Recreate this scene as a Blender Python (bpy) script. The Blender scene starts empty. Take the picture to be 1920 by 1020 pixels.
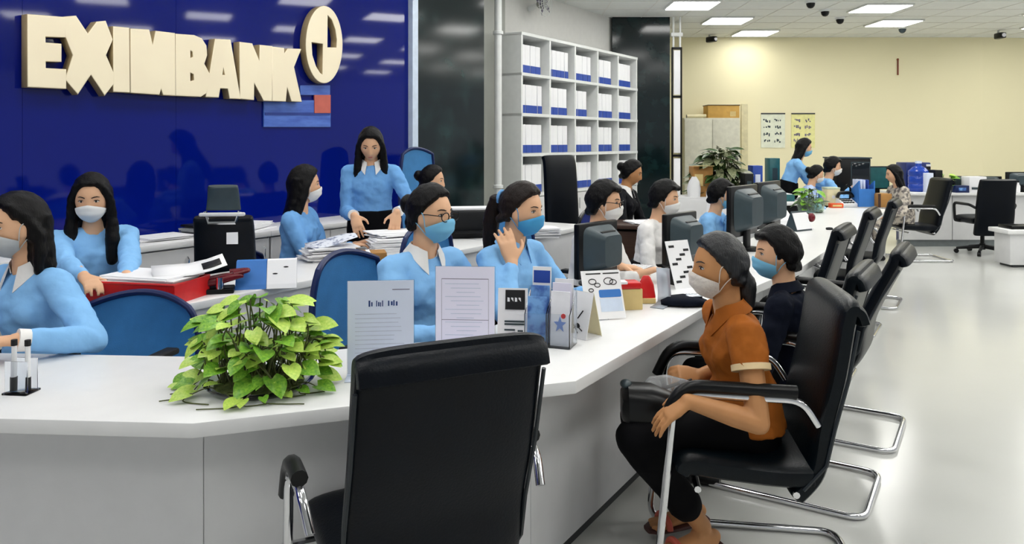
import bpy, bmesh, math, random
from mathutils import Vector, Matrix, noise
random.seed(7)
SC = bpy.context.scene
COL = SC.collection
# ---------------------------------------------------------------- camera, world, exposure
F, H, HY = 1450.0, 1.45, 267.0          # focal length in px of a 1920 wide frame, eye height, horizon row
cam = bpy.data.cameras.new('camera'); camo = bpy.data.objects.new('camera', cam); COL.objects.link(camo)
camo.location = (0, 0, H); camo.rotation_euler = (math.pi/2, 0, 0)
cam.sensor_width = 36; cam.lens = F/1920*36; cam.shift_y = (HY-510)/1920; cam.clip_end = 100
SC.camera = camo
wd = bpy.data.worlds.new('world'); SC.world = wd; wd.use_nodes = True
wd.node_tree.nodes['Background'].inputs[0].default_value = (0.93, 0.96, 1.0, 1)
wd.node_tree.nodes['Background'].inputs[1].default_value = 0.50
SC.view_settings.view_transform = 'Standard'; SC.view_settings.look = 'None'
SC.view_settings.gamma = 1.0; SC.view_settings.use_curve_mapping = False
SC.view_settings.exposure = 0.0
LAMP = 12.0                              # radiance of the ceiling light diffusers
ZC = 3.35                                # ceiling height

def at(px, py, Y): return Vector(((px-960)/F*Y, Y, H-(py-HY)/F*Y))
def on(px, py, z):
    Y = F*(H-z)/(py-HY); return Vector(((px-960)/F*Y, Y, z))
U2 = Vector((0.544, 0.839, 0)).normalized()          # the long axis of the hall
N2 = Vector((U2.y, -U2.x, 0))                        # from the staff side towards the customers
WP = Vector((-2.84, 4.29, 0))                        # a point at the foot of the blue wall
def wall(t, z, d=0): return WP+U2*t+N2*d+Vector((0, 0, z))
def wall_px(px, py, d=0):                            # where a picture point meets the blue wall -> (t, z)
    r = Vector(((px-960)/F, 1, -(py-HY)/F)); o = Vector((0, 0, H))
    k = ((WP+N2*d)-o).dot(N2)/r.dot(N2); p = o+r*k
    return (p-WP).dot(U2), p.z

# ---------------------------------------------------------------- materials
MATS = {}
def lin(c): c = c/255; return c/12.92 if c <= .04045 else ((c+.055)/1.055)**2.4
def mat(name, rgb, rough=.5, metal=0, var=.08, scale=14, bump=0, bscale=60, coat=0, emit=0, trans=0, spec=.5, stretch=None, alpha=1, ior=1.45, rgb2=None, thr=None):
    if name in MATS: return MATS[name]
    m = bpy.data.materials.new(name); m.use_nodes = True; nt = m.node_tree; b = nt.nodes['Principled BSDF']
    c = [lin(v) for v in rgb]
    tc = nt.nodes.new('ShaderNodeTexCoord'); mp = nt.nodes.new('ShaderNodeMapping'); nt.links.new(tc.outputs['Object'], mp.inputs[0])
    if stretch: mp.inputs['Scale'].default_value = stretch
    nz = nt.nodes.new('ShaderNodeTexNoise'); nz.inputs['Scale'].default_value = scale; nz.inputs['Detail'].default_value = 4
    nt.links.new(mp.outputs[0], nz.inputs['Vector'])
    rp = nt.nodes.new('ShaderNodeValToRGB'); nt.links.new(nz.outputs['Fac'], rp.inputs[0])
    lo = thr or (.3, .7)
    rp.color_ramp.elements[0].position = lo[0]; rp.color_ramp.elements[1].position = lo[1]
    c2 = [lin(v) for v in rgb2] if rgb2 else [min(1, v*(1+var)) for v in c]
    c1 = c if rgb2 else [v*(1-var) for v in c]
    rp.color_ramp.elements[0].color = (*c1, 1); rp.color_ramp.elements[1].color = (*c2, 1)
    nt.links.new(rp.outputs[0], b.inputs['Base Color'])
    b.inputs['Roughness'].default_value = rough; b.inputs['Metallic'].default_value = metal
    b.inputs['Specular IOR Level'].default_value = spec; b.inputs['IOR'].default_value = ior
    if coat: b.inputs['Coat Weight'].default_value = coat; b.inputs['Coat Roughness'].default_value = .04
    if trans: b.inputs['Transmission Weight'].default_value = trans
    if alpha < 1: b.inputs['Alpha'].default_value = alpha
    if emit:
        nt.links.new(rp.outputs[0], b.inputs['Emission Color']); b.inputs['Emission Strength'].default_value = emit
    if bump:
        n2 = nt.nodes.new('ShaderNodeTexNoise'); n2.inputs['Scale'].default_value = bscale; n2.inputs['Detail'].default_value = 3
        nt.links.new(mp.outputs[0], n2.inputs['Vector'])
        bp = nt.nodes.new('ShaderNodeBump'); bp.inputs['Strength'].default_value = bump; bp.inputs['Distance'].default_value = .01
        nt.links.new(n2.outputs['Fac'], bp.inputs['Height']); nt.links.new(bp.outputs[0], b.inputs['Normal'])
    MATS[name] = m; return m
WHITE = mat('white laminate', (232, 232, 232), .35, var=.015)
PANEL = mat('pale grey panel', (216, 216, 217), .45, var=.02)
DGREY = mat('dark grey plinth', (60, 62, 64), .5)
FLOORM = mat('polished floor', (205, 206, 202), .16, var=.03, scale=.8)
CEILM = mat('ceiling board', (226, 228, 226), .8, var=.02)
YELLOW = mat('pale yellow wall paint', (234, 226, 188), .5, var=.04, scale=.25, spec=.5)
WALLW = mat('white wall paint', (224, 223, 219), .7, var=.02)
BLUEW = mat('blue back-painted glass', (3, 20, 112), .05, var=.12, scale=.5, spec=.4)
MARBLE = mat('dark green marble', (11, 26, 29), .12, rgb2=(34, 60, 60), scale=3.5, thr=(.5, .85))
GREYM = mat('grey metal panel', (150, 152, 145), .4, var=.06, scale=3)
STEEL = mat('white painted steel', (226, 228, 226), .35, var=.03)
CREAM = mat('cream sign face', (253, 238, 206), .4, var=.04, scale=2)
SIGNSIDE = mat('dull gold sign edge', (170, 150, 110), .4)
CHROME = mat('chrome', (225, 225, 228), .12, metal=1, var=.02)
LEATHER = mat('black leather', (2, 7, 16), .38, var=.2, spec=.22, bump=.12, bscale=160)
LEATHER_T = mat('black leather with teal sheen', (3, 11, 17), .36, var=.2, spec=.26, bump=.12, bscale=160)
BLACK = mat('black plastic', (5, 6, 8), .32, var=.15, spec=.35)
BLACKM = mat('matt black plastic', (10, 12, 15), .5, var=.15, spec=.35)
SLATE = mat('slate plastic', (52, 66, 72), .4, var=.1)
MESHB = mat('blue chair mesh', (60, 128, 186), .6, var=.08, bump=.2, bscale=300)
MESHN = mat('navy chair mesh', (20, 40, 120), .6, var=.1, bump=.2, bscale=300)
NAVYP = mat('navy plastic frame', (16, 34, 84), .4)
SKIN = mat('skin light', (226, 178, 142), .5, var=.06, scale=9, spec=.35)
SKIN_T = mat('skin tan', (190, 136, 90), .5, var=.1, scale=9, spec=.35)
HAIR = mat('black hair', (7, 6, 7), .42, var=.4, spec=.2, scale=30, stretch=(6, 6, .5), bump=.35, bscale=40)
HAIR_B = mat('dark brown hair', (26, 17, 13), .42, var=.4, spec=.22, scale=30, stretch=(6, 6, .5), bump=.35, bscale=40)
SHIRT = mat('sky blue knit', (136, 190, 240), .75, var=.05, scale=8, bump=.5, bscale=16, spec=.2)
SHIRT_D = mat('mid blue knit', (112, 166, 222), .75, var=.06, scale=8, bump=.5, bscale=16, spec=.2)
SHIRT_W = mat('white cotton', (236, 234, 232), .75, var=.03, bump=.5, bscale=16)
ORANGE = mat('ochre orange polo cotton', (158, 88, 28), .75, var=.12, scale=8, bump=.6, bscale=16, spec=.2)
NAVY = mat('navy cloth', (8, 14, 29), .8, spec=.15, var=.15, bump=.1, bscale=220)
SUIT = mat('black suit cloth', (9, 10, 17), .75, spec=.2, var=.15)
TROUS = mat('black trouser cloth', (5, 5, 8), .8, var=.2, spec=.15)
FLORAL = mat('grey and cream floral cloth', (206, 196, 182), .8, rgb2=(112, 106, 104), scale=22, thr=(.45, .58))
MASKW = mat('white mask fabric', (236, 235, 232), .8, var=.03)
MASKB = mat('light blue mask fabric', (122, 190, 226), .8, var=.05)
MASKB2 = mat('turquoise mask fabric', (70, 158, 212), .8, var=.05)
MASKG = mat('grey mask fabric', (186, 190, 192), .8, var=.08)
MASKC = mat('crumpled cream mask cloth', (226, 217, 208), .8, var=.07, scale=30, bump=.4, bscale=70)
LIPS = mat('lips', (200, 120, 106), .45, spec=.3)
EYEW = mat('eye white', (226, 220, 214), .3)
EYEM = mat('dark eye', (22, 14, 12), .2)
PAPER = mat('white paper', (240, 240, 242), .7, var=.01)
PAPERB = mat('bluish paper', (222, 230, 250), .6, var=.01)
PAPERL = mat('lilac paper', (232, 229, 246), .6, var=.01)
INK = mat('black ink', (20, 20, 22), .6)
INKB = mat('blue ink', (28, 60, 120), .6)
INKG = mat('faint grey ink', (196, 202, 222), .6)
INKD = mat('dark grey ink', (110, 104, 124), .6)
GLASS = mat('clear acrylic', (240, 244, 248), .03, trans=1, var=0, ior=1.3, spec=.4)
BAGP = mat('clear plastic bag', (240, 242, 244), .15, trans=.75, var=0, ior=1.1)
RED = mat('red plastic', (206, 30, 32), .35, var=.1)
MAROON = mat('maroon plastic', (110, 16, 30), .25, var=.15)
BLUEP = mat('bright blue print', (52, 118, 196), .5, var=.05)
BLUED = mat('binder blue label', (34, 70, 160), .5, var=.08)
BLUEL = mat('pale blue print', (120, 170, 226), .5, rgb2=(66, 104, 180), scale=18, thr=(.45, .6))
BROWN = mat('brown cardboard', (168, 122, 66), .8, var=.08)
TAN = mat('tan cardboard', (214, 190, 130), .8, var=.06)
WOOD = mat('dark brown wood', (62, 40, 30), .45, var=.2, stretch=(1, 8, 8))
LEAF = mat('pothos leaf', (150, 196, 66), .38, var=.3, scale=9, rgb2=(84, 150, 44))
LEAF2 = mat('pale pothos leaf', (206, 226, 110), .38, var=.2, scale=9, rgb2=(160, 204, 74))
LEAFD = mat('dark leaf', (28, 48, 24), .35, rgb2=(66, 96, 44), scale=9)
LEAFP = mat('pale dusty leaf', (150, 152, 118), .4, rgb2=(88, 100, 66), scale=9)
STEM = mat('brown green stem', (78, 84, 40), .5)
SOIL = mat('damp soil', (58, 46, 34), .9, bump=.6)
LIGHT = mat('light diffuser', (255, 254, 250), .5, var=0, emit=LAMP)
SCREEN = mat('dark glass screen', (14, 22, 30), .08)
TEAL = mat('teal glossy plastic', (40, 96, 100), .3, var=.15)
WATERB = mat('blue water bottle plastic', (36, 70, 170), .12, var=.1)
CREAMP = mat('cream plastic', (226, 216, 176), .4)
ORNG = mat('orange red plastic', (222, 84, 30), .4)
SANDAL = mat('brown sandal', (70, 34, 30), .5)
SANDALR = mat('coral sandal strap', (196, 92, 74), .5)

# ---------------------------------------------------------------- mesh builder
def frame(d, up=Vector((0, 0, 1))):
    d = d.normalized()
    if abs(d.dot(up)) > .95: up = Vector((0, 1, 0))
    s = d.cross(up).normalized(); return s, s.cross(d).normalized()
def smooth_path(pts, n=6):
    pts = [Vector(p) for p in pts]; out = []
    for i in range(len(pts)-1):
        p0 = pts[max(i-1, 0)]; p1 = pts[i]; p2 = pts[i+1]; p3 = pts[min(i+2, len(pts)-1)]
        for k in range(n):
            t = k/n
            out.append(.5*((2*p1)+(p2-p0)*t+(2*p0-5*p1+4*p2-p3)*t*t+(3*p1-p0-3*p2+p3)*t**3))
    out.append(pts[-1]); return out
def fillet(pts, r, n=5):                       # rounded corners on a polyline
    pts = [Vector(p) for p in pts]; out = [pts[0]]
    for i in range(1, len(pts)-1):
        a, b, c = pts[i-1], pts[i], pts[i+1]
        q = min(r, (a-b).length*.49, (c-b).length*.49)
        s = b+(a-b).normalized()*q; e = b+(c-b).normalized()*q
        for k in range(n+1):
            t = k/n; out.append((1-t)**2*s+2*t*(1-t)*b+t*t*e)
    out.append(pts[-1]); return out
class MB:
    def __init__(s): s.bm = bmesh.new()
    def _merge(s, b2, M=None):
        if M is not None: bmesh.ops.transform(b2, matrix=M, verts=b2.verts)
        me = bpy.data.meshes.new('tmp'); b2.to_mesh(me); s.bm.from_mesh(me); b2.free(); bpy.data.meshes.remove(me)
    def box(s, c, size, rot=0, bevel=0, M=None, seg=2):
        b = bmesh.new(); bmesh.ops.create_cube(b, size=1)
        for v in b.verts: v.co = Vector((v.co.x*size[0], v.co.y*size[1], v.co.z*size[2]))
        if bevel: bmesh.ops.bevel(b, geom=b.edges[:], offset=bevel, segments=seg, affect='EDGES', profile=.5)
        T = Matrix.Translation(Vector(c)) @ Matrix.Rotation(rot, 4, 'Z')
        s._merge(b, M @ T if M is not None else T); return s
    def loft(s, rings, cap=True, closed=False):
        bm = s.bm; vr = [[bm.verts.new(p) for p in r] for r in rings]; n = len(vr[0])
        m = len(vr) if closed else len(vr)-1
        for i in range(m):
            a, b = vr[i], vr[(i+1) % len(vr)]
            for k in range(n): bm.faces.new((a[k], a[(k+1) % n], b[(k+1) % n], b[k]))
        if cap and not closed:
            bm.faces.new(vr[0][::-1]); bm.faces.new(vr[-1])
        return s
    def tube(s, pts, r, seg=8, closed=False, cap=True):
        pts = [Vector(p) for p in pts]; n = len(pts); rr = r if isinstance(r, (list, tuple)) else [r]*n
        rings = []; prev = None
        for i, p in enumerate(pts):
            a = pts[i-1] if (i > 0 or closed) else p; b = pts[(i+1) % n] if (i < n-1 or closed) else p
            d = (b-a).normalized() if (b-a).length > 1e-9 else Vector((0, 0, 1))
            if prev is None: x, y = frame(d)
            else:
                x = prev-d*prev.dot(d); x = x.normalized() if x.length > 1e-6 else frame(d)[0]; y = d.cross(x)
            prev = x
            y = d.cross(x).normalized()
            rings.append([p+(x*math.cos(2*math.pi*k/seg)+y*math.sin(2*math.pi*k/seg))*rr[i] for k in range(seg)])
        return s.loft(rings, cap, closed)
    def cyl(s, a, b, r0, r1=None, seg=16): return s.tube([a, b], [r0, r0 if r1 is None else r1], seg)
    def limb(s, pts, rads, seg=12):               # rounded tapering limb
        pts = [Vector(p) for p in pts]
        d0 = (pts[0]-pts[1]).normalized(); d1 = (pts[-1]-pts[-2]).normalized(); r0, r1 = rads[0], rads[-1]
        P = [pts[0]+d0*r0*.9, pts[0]+d0*r0*.6]+pts+[pts[-1]+d1*r1*.6, pts[-1]+d1*r1*.9]
        R = [r0*.42, r0*.8]+list(rads)+[r1*.8, r1*.42]
        return s.tube(P, R, seg)
    def ball(s, c, r, M=None, u=20, v=14):
        b = bmesh.new(); bmesh.ops.create_uvsphere(b, u_segments=u, v_segments=v, radius=1)
        r = (r, r, r) if not isinstance(r, (tuple, list)) else r
        for w in b.verts: w.co = Vector((w.co.x*r[0], w.co.y*r[1], w.co.z*r[2]))
        T = Matrix.Translation(Vector(c)); s._merge(b, (M @ T) if M is not None else T); return s
    def ell(s, secs, seg=24, p=2.0):               # sections: (centre, xvec, yvec) ; p > 2 gives rounded rectangles
        rings = []
        for c, x, y in secs:
            ring = []
            for k in range(seg):
                a = 2*math.pi*k/seg; ca, sa = math.cos(a), math.sin(a)
                ring.append(c+x*(math.copysign(abs(ca)**(2/p), ca))+y*(math.copysign(abs(sa)**(2/p), sa)))
            rings.append(ring)
        return s.loft(rings)
    def prism(s, poly, o, x, y, d):                # outline in the plane (o,x,y) pushed along the vector d
        o, x, y, d = map(Vector, (o, x, y, d)); bm = s.bm
        a = [bm.verts.new(o+x*p[0]+y*p[1]) for p in poly]; b = [bm.verts.new(v.co+d) for v in a]
        n = len(a); fs = [bm.faces.new(a), bm.faces.new(b[::-1])]
        for k in range(n): fs.append(bm.faces.new((a[k], b[k], b[(k+1) % n], a[(k+1) % n])))
        bmesh.ops.triangulate(bm, faces=fs[:2]); return s
    def lathe(s, prof, c=(0, 0, 0), seg=24):
        c = Vector(c); rings = [[c+Vector((r*math.cos(2*math.pi*k/seg), r*math.sin(2*math.pi*k/seg), z)) for k in range(seg)] for r, z in prof]
        return s.loft(rings)
    def grid(s, rows):
        bm = s.bm; v = [[bm.verts.new(p) for p in r] for r in rows]
        for i in range(len(v)-1):
            for k in range(len(v[0])-1): bm.faces.new((v[i][k], v[i][k+1], v[i+1][k+1], v[i+1][k]))
        return s
    def build(s, name, m, parent=None, smooth=True, remesh=0, sm=0, disp=0, dscale=.1, solid=0, scale=None, auto=True):
        bm = s.bm
        if scale: bmesh.ops.scale(bm, vec=(scale,)*3, verts=bm.verts)
        bmesh.ops.recalc_face_normals(bm, faces=bm.faces)
        me = bpy.data.meshes.new(name); bm.to_mesh(me); bm.free(); me.materials.append(m)
        o = bpy.data.objects.new(name, me); COL.objects.link(o)
        if parent is not None: o.parent = parent
        if solid:
            md = o.modifiers.new('solid', 'SOLIDIFY'); md.thickness = solid; md.offset = 0
        if remesh:
            md = o.modifiers.new('remesh', 'REMESH'); md.mode = 'VOXEL'; md.voxel_size = remesh; md.use_smooth_shade = True
        if sm:
            md = o.modifiers.new('smooth', 'SMOOTH'); md.factor = .5; md.iterations = sm
        if disp:
            key = 'cloth%.3f' % dscale
            tx = bpy.data.textures.get(key) or bpy.data.textures.new(key, 'CLOUDS'); tx.noise_scale = dscale; tx.noise_depth = 2
            md = o.modifiers.new('folds', 'DISPLACE'); md.texture = tx; md.strength = disp; md.mid_level = .5
        if smooth:
            if auto and not remesh: me.shade_smooth(); me.set_sharp_from_angle(angle=math.radians(40))
            else: me.shade_smooth()
        return o

def tag(o, label, cat, group=None, kind=None):
    if label: o['label'] = label
    if cat: o['category'] = cat
    if group: o['group'] = group
    if kind: o['kind'] = kind
    return o
def thing(name, label, cat, loc=(0, 0, 0), rz=0, group=None):
    o = bpy.data.objects.new(name, None); COL.objects.link(o); o.empty_display_size = .1
    o.location = loc; o.rotation_euler = (0, 0, rz); return tag(o, label, cat, group)
def struct(name, mb, m, parent=None, **k):
    o = mb.build(name, m, parent, **k)
    if parent is None: o['kind'] = 'structure'
    return o
def facing(v): return math.atan2(v[1], v[0])-math.pi/2      # turn of a thing whose front is local +Y
def children(o): return [c for c in bpy.data.objects if c.parent == o]
def dup(root, loc, rz, label, group=None):
    r = root.copy(); COL.objects.link(r); r.location = loc; r.rotation_euler = (0, 0, rz); r['label'] = label
    if group: r['group'] = group
    for ch in children(root):
        if ch == r: continue
        c = ch.copy(); COL.objects.link(c); c.parent = r
        for g in children(ch):
            if g.parent == ch:
                d = g.copy(); COL.objects.link(d); d.parent = c
    return r
V = Vector
X, Y, Z = V((1, 0, 0)), V((0, 1, 0)), V((0, 0, 1))
AX = math.atan2(U2.y, U2.x)                                # turn that lays local +X along the hall axis
# ================================================================= the room
struct('floor', MB().box((3, 5, -.05), (26, 26, .1)), FLOORM)
struct('ceiling', MB().box((3, 5, ZC+.05), (26, 26, .1)), CEILM)
g = MB()                                                    # thin bars of the ceiling grid
for i in range(22): g.box((-3+i*.62, 6, ZC-.002), (.012, 18, .006))
for i in range(26): g.box((4, -2+i*.62, ZC-.002), (16, .012, .006))
o = g.build('ceiling_grid', WALLW, bpy.data.objects['ceiling'], smooth=False); o['kind'] = 'stuff'
FY = F*(ZC-H)/(HY-70)                                        # far wall distance
xl, xr = at(1150, 0, FY).x, at(1843, 0, FY).x
struct('wall_back', MB().box(((xl+xr)/2, FY+.06, ZC/2), (xr-xl, .12, ZC)), YELLOW)
b2 = MB(); d = V((4, .45, 0)); b2.prism([(0, 0), (4.1, 0), (4.1, ZC), (0, ZC)], (xr, FY+.001, 0), d.normalized(), Z, (-.1, .6, 0))
struct('wall_back_right', b2, YELLOW)
# left wall: blue glass, dark pillar, grey strip, white wall behind the shelves
T_TRIM, T_P0, T_P1, T_S0, T_S1 = wall_px(766, 0)[0], wall_px(775, 0)[0], wall_px(901, 0)[0], wall_px(979, 0)[0], wall_px(1194, 0)[0]
def wbox(mb, t0, t1, z0, z1, d0, d1, bevel=0):
    c = wall((t0+t1)/2, (z0+z1)/2, (d0+d1)/2); return mb.box(c, (t1-t0, abs(d1-d0), z1-z0), AX, bevel)
struct('wall_left', wbox(MB(), -9, T_P0, 0, ZC, -.2, -.02), WALLW)
wl = bpy.data.objects['wall_left']
edges = [-9, -6.6, -4.2, -1.8, wall_px(42, 0)[0], wall_px(330, 0)[0], T_TRIM-.004]
for a, b in zip(edges[:-1], edges[1:]):
    wbox(MB(), a+.001, b-.001, 0, ZC, -.02, 0).build('glass_panel', BLUEW, wl, smooth=False)
struct('trim_1', wbox(MB(), T_TRIM, T_P0+.01, 0, ZC, -.02, .05), mat('pale blue steel trim', (206, 220, 238), .3))
struct('wall_pillar', wbox(MB(), T_P0+.012, T_P1, 0, ZC, -.3, .045), MARBLE)
struct('wall_strip', wbox(MB(), T_P1, T_S0+.1, 0, ZC, -.45, -.30), GREYM)
struct('wall_left_far', wbox(MB(), T_P1+.2, T_S1+.4, 0, ZC, -.55, -.44), WALLW)
pp = MB(); c0 = wall(wall_px(931, 0)[0], 0, .02); pp.tube([c0+Z*.02, c0+Z*(ZC-.01)], .042, 14)
pipe = thing('wall_pipe', 'tall white pipe running floor to ceiling beside the dark pillar', 'pipe', c0)
pp = MB(); pp.tube([Z*.0, Z*(ZC-.01)], .04, 14); pp.build('pipe_run', STEEL, pipe)
for z in (.95, 2.62):
    MB().lathe([(.05, z), (.056, z+.005), (.056, z+.035), (.05, z+.04)]).build('pipe_clamp', STEEL, pipe)
# second pillar with its glazed white frame
PY = F*(ZC-H)/(HY-32)
pa, pb = at(1148, 0, PY).x, at(1256, 0, PY).x
struct('wall_pillar_far', MB().box(((pa+pb)/2, PY+.4, ZC/2), (pb-pa, .8, ZC)), MARBLE)
struct('wall_side_far', MB().box((pa+.1, PY+.8+(FY-PY-.8)/2, ZC/2), (.1, FY-PY-.8, ZC)), YELLOW)
sf = thing('slim_light_column', 'narrow black framed column of white panels beside the far dark pillar', 'column', (at(1268, 0, PY).x, PY-.02, 0))
w_ = 20/F*PY
for z0, z1 in ((.05, 1.22), (1.28, 2.12), (2.16, 2.85)):
    MB().box((0, -.02, (z0+z1)/2), (w_*.62, .03, z1-z0-.02), bevel=.004).build('white_panel', PAPER, sf)
fr = MB()
for sx in (-1, 1): fr.box((sx*w_*.42, -.01, 1.45), (w_*.12, .05, 2.85))
for z in (.03, 1.25, 2.14, 2.87): fr.box((0, -.01, z), (w_*.95, .05, .035))
fr.build('frame', BLACK, sf, smooth=False)
hd = MB(); hd.box((0, -.01, 3.08), (w_*1.1, .06, .06), bevel=.01); hd.cyl((-.05, -.01, 2.88), (-.05, -.01, ZC-.005), .015); hd.cyl((.05, -.01, 2.88), (.05, -.01, ZC-.005), .015)
hd.build('hanger', STEEL, sf)

# ceiling lights -------------------------------------------------------------
base = V((2.28, 9.8, 0))*((ZC-H)/1.75); di = V((.79, 1.25, 0))*((ZC-H)/1.75); dj = V((2.49, .23, 0))*((ZC-H)/1.75)
ordn = ['first', 'second', 'third', 'fourth', 'fifth', 'sixth', 'seventh', 'eighth', 'ninth', 'tenth', 'eleventh']
proto = None
for j in range(0, 5):
    for i in range(-8, 3):
        p = base+di*i+dj*j
        if p.y < -4 or p.y > FY-.4 or p.x > 13: continue
        seen = (HY-F*(ZC-H)/p.y > -6) if p.y > 1 else False
        lab = 'square ceiling light panel, %s from yellow wall, %s row from left wall' % (ordn[2-i], ordn[j])
        if proto is None:
            L = thing('ceiling_light', lab, 'ceiling light', (p.x, p.y, ZC), 0, 'ceiling light panels')
            MB().box((0, 0, -.012), (.66, .66, .02), bevel=.004).build('frame', STEEL, L)
            MB().box((0, 0, -.024), (.61, .61, .006)).build('diffuser', LIGHT, L, smooth=False)
            proto = L
        else: dup(proto, (p.x, p.y, ZC), 0, lab, 'ceiling light panels')

# dome and bullet cameras on the ceiling -------------------------------------
def dome(px, py, lab, dark=True):
    p = on(px, py, ZC)
    t = thing('dome_camera', lab, 'camera', (p.x, p.y, ZC), 0, 'ceiling cameras')
    MB().lathe([(.045, -.03), (.07, -.03), (.075, -.01), (.075, 0)]).build('base', STEEL, t)
    MB().lathe([(.006, -.10), (.03, -.093), (.05, -.07), (.058, -.04), (.056, -.028)]).build('dome', BLACK if dark else SLATE, t)
dome(1520, 2, 'black dome camera on the ceiling, nearest of the diagonal three')
dome(1547, 18, 'black dome camera on the ceiling, middle of the diagonal three')
dome(1575, 33, 'black dome camera on the ceiling, farthest of the diagonal three')
dome(1692, 51, 'dome camera on the ceiling beside the far right light panel', False)
def bullet(px, py, Yd, lab, rz):
    p = at(px, py, Yd); t = thing('bullet_camera', lab, 'camera', p, rz)
    MB().box((0, 0, 0), (.10, .2, .10), bevel=.02).build('camera_body', BLACK, t)
    MB().cyl((0, -.11, 0), (0, -.085, 0), .035).build('lens', SCREEN, t)
    MB().cyl((0, .05, .04), (0, .05, ZC-p.z), .018).build('bracket', STEEL, t)
bullet(1334, 74, FY-.35, 'small black bullet camera at the left top of the yellow wall', .5)
bullet(1875, 67, FY-.9, 'small black box camera hanging at the right top of the ceiling', 0)

# wall fan at the top of the white wall
p = wall(wall_px(1008, 8, -.3)[0], wall_px(1008, 8, -.3)[1], -.33)
fan = thing('wall_fan', 'round white wall fan high on the white wall above the shelves', 'fan', p, facing(N2))
MB().cyl((0, -.1, -.05), (0, .06, 0), .03).build('bracket', STEEL, fan)
MB().ball((0, .08, 0), (.06, .06, .06)).build('motor', GREYM, fan)
cg = MB()
for r in (.06, .11, .16): cg.tube([(r*math.cos(a*.26), .15-.2*r*r, r*math.sin(a*.26)) for a in range(24)], .004, 5, closed=True)
for a in range(16): cg.tube([(.02*math.cos(a*.393), .15, .02*math.sin(a*.393)), (.165*math.cos(a*.393), .13, .165*math.sin(a*.393))], .003, 5)
cg.build('guard', STEEL, fan)
for a in range(4):
    an = a*math.pi/2+.4; cx, cz = math.cos(an), math.sin(an)
    MB().grid([[V((cx*r-cz*w, .12+w*.4, cz*r+cx*w)) for w in (-.045, 0, .045)] for r in (.03, .09, .145)]).build('blade', INKD, fan, solid=.004)

# ================================================================= the sign on the blue wall
sg = thing('wall_sign', 'large raised cream letters reading EXIMBANK with a ring emblem on the blue wall', 'sign', wall(0, 0))
EMB = .075
def flatpoly(polys, name, m=CREAM):                          # picture outlines laid on the sign plane, given real thickness
    cu = bpy.data.curves.new(name, 'CURVE'); cu.dimensions = '2D'; cu.fill_mode = 'BOTH'; cu.extrude = .03; cu.bevel_depth = .006; cu.bevel_resolution = 1
    for poly in polys:
        sp = cu.splines.new('POLY'); sp.points.add(len(poly)-1); sp.use_cyclic_u = True
        for q, (a, b) in zip(sp.points, poly):
            t, z = wall_px(a, b, EMB); q.co = (t, z, 0, 1)
    tmp = bpy.data.objects.new('tmp', cu); COL.objects.link(tmp)
    dg = bpy.context.evaluated_depsgraph_get(); me = bpy.data.meshes.new_from_object(tmp.evaluated_get(dg)); bpy.data.objects.remove(tmp)
    Mx = Matrix(((U2.x, 0, N2.x, 0), (U2.y, 0, N2.y, 0), (0, 1, 0, 0), (0, 0, 0, 1)))
    me.transform(Matrix.Translation(N2*(EMB-.036)) @ Mx); me.name = name; me.materials.clear(); me.materials.append(m); me.materials.append(SIGNSIDE)
    for p_ in me.polygons:
        if abs(p_.normal.dot(N2)) < .5: p_.material_index = 1
    ob = bpy.data.objects.new(name, me); COL.objects.link(ob); ob.parent = sg; return ob
def c1(pts): return [(x/2.909, y/2.909) for x, y in pts]     # measured in a 2.909x enlargement
flatpoly([c1([(155, 82), (352, 97), (355, 200), (245, 195), (245, 236), (332, 243), (332, 333), (246, 330), (246, 376), (358, 382), (358, 480), (155, 470)])], 'letter')
flatpoly([c1([(352, 95), (414, 90), (480, 190), (530, 122), (575, 118), (612, 215), (575, 300), (618, 400), (618, 455), (572, 515), (497, 400), (425, 508), (360, 430), (402, 300), (358, 190)])], 'letter')
flatpoly([c1([(622, 148), (702, 155), (706, 500), (622, 497)])], 'letter')
flatpoly([c1([(716, 160), (812, 165), (834, 262), (852, 172), (952, 184), (955, 518), (893, 515), (880, 470), (868, 513), (716, 502)])], 'letter')
flatpoly([c1([(962, 188), (1060, 195), (1100, 212), (1124, 250), (1128, 300), (1112, 348), (1140, 400), (1142, 450), (1125, 505), (1095, 525), (962, 518)]),
          c1([(1036, 268), (1054, 280), (1056, 312), (1036, 322)]), c1([(1036, 390), (1060, 402), (1062, 440), (1036, 448)])], 'letter')
flatpoly([c1([(1176, 216), (1256, 220), (1310, 536), (1255, 534), (1246, 480), (1200, 478), (1192, 528), (1126, 525)]), c1([(1210, 412), (1219, 348), (1232, 412)])], 'letter')
flatpoly([c1([(1310, 232), (1375, 240), (1418, 345), (1420, 248), (1484, 255), (1482, 548), (1440, 546), (1385, 440), (1384, 542), (1312, 535)])], 'letter')
flatpoly([c1([(1488, 258), (1548, 265), (1549, 300), (1570, 268), (1640, 270), (1602, 365), (1644, 552), (1592, 550), (1566, 460), (1558, 550), (1488, 548)])], 'letter')
def ellp(cx, cy, rx, ry, a0=0, a1=360, n=48):
    return [(cx+rx*math.cos(math.radians(a0+(a1-a0)*k/n)), cy+ry*math.sin(math.radians(a0+(a1-a0)*k/n))) for k in range(n if a1-a0 >= 360 else n+1)]
flatpoly([c1(ellp(1769, 243, 98, 208)), c1([(1784, 262), (1786, 75), (1812, 105), (1832, 160), (1840, 215), (1838, 262)]), c1([(1762, 412), (1764, 236), (1698, 226), (1702, 300), (1722, 362), (1745, 400)])], 'ring_emblem')
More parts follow.
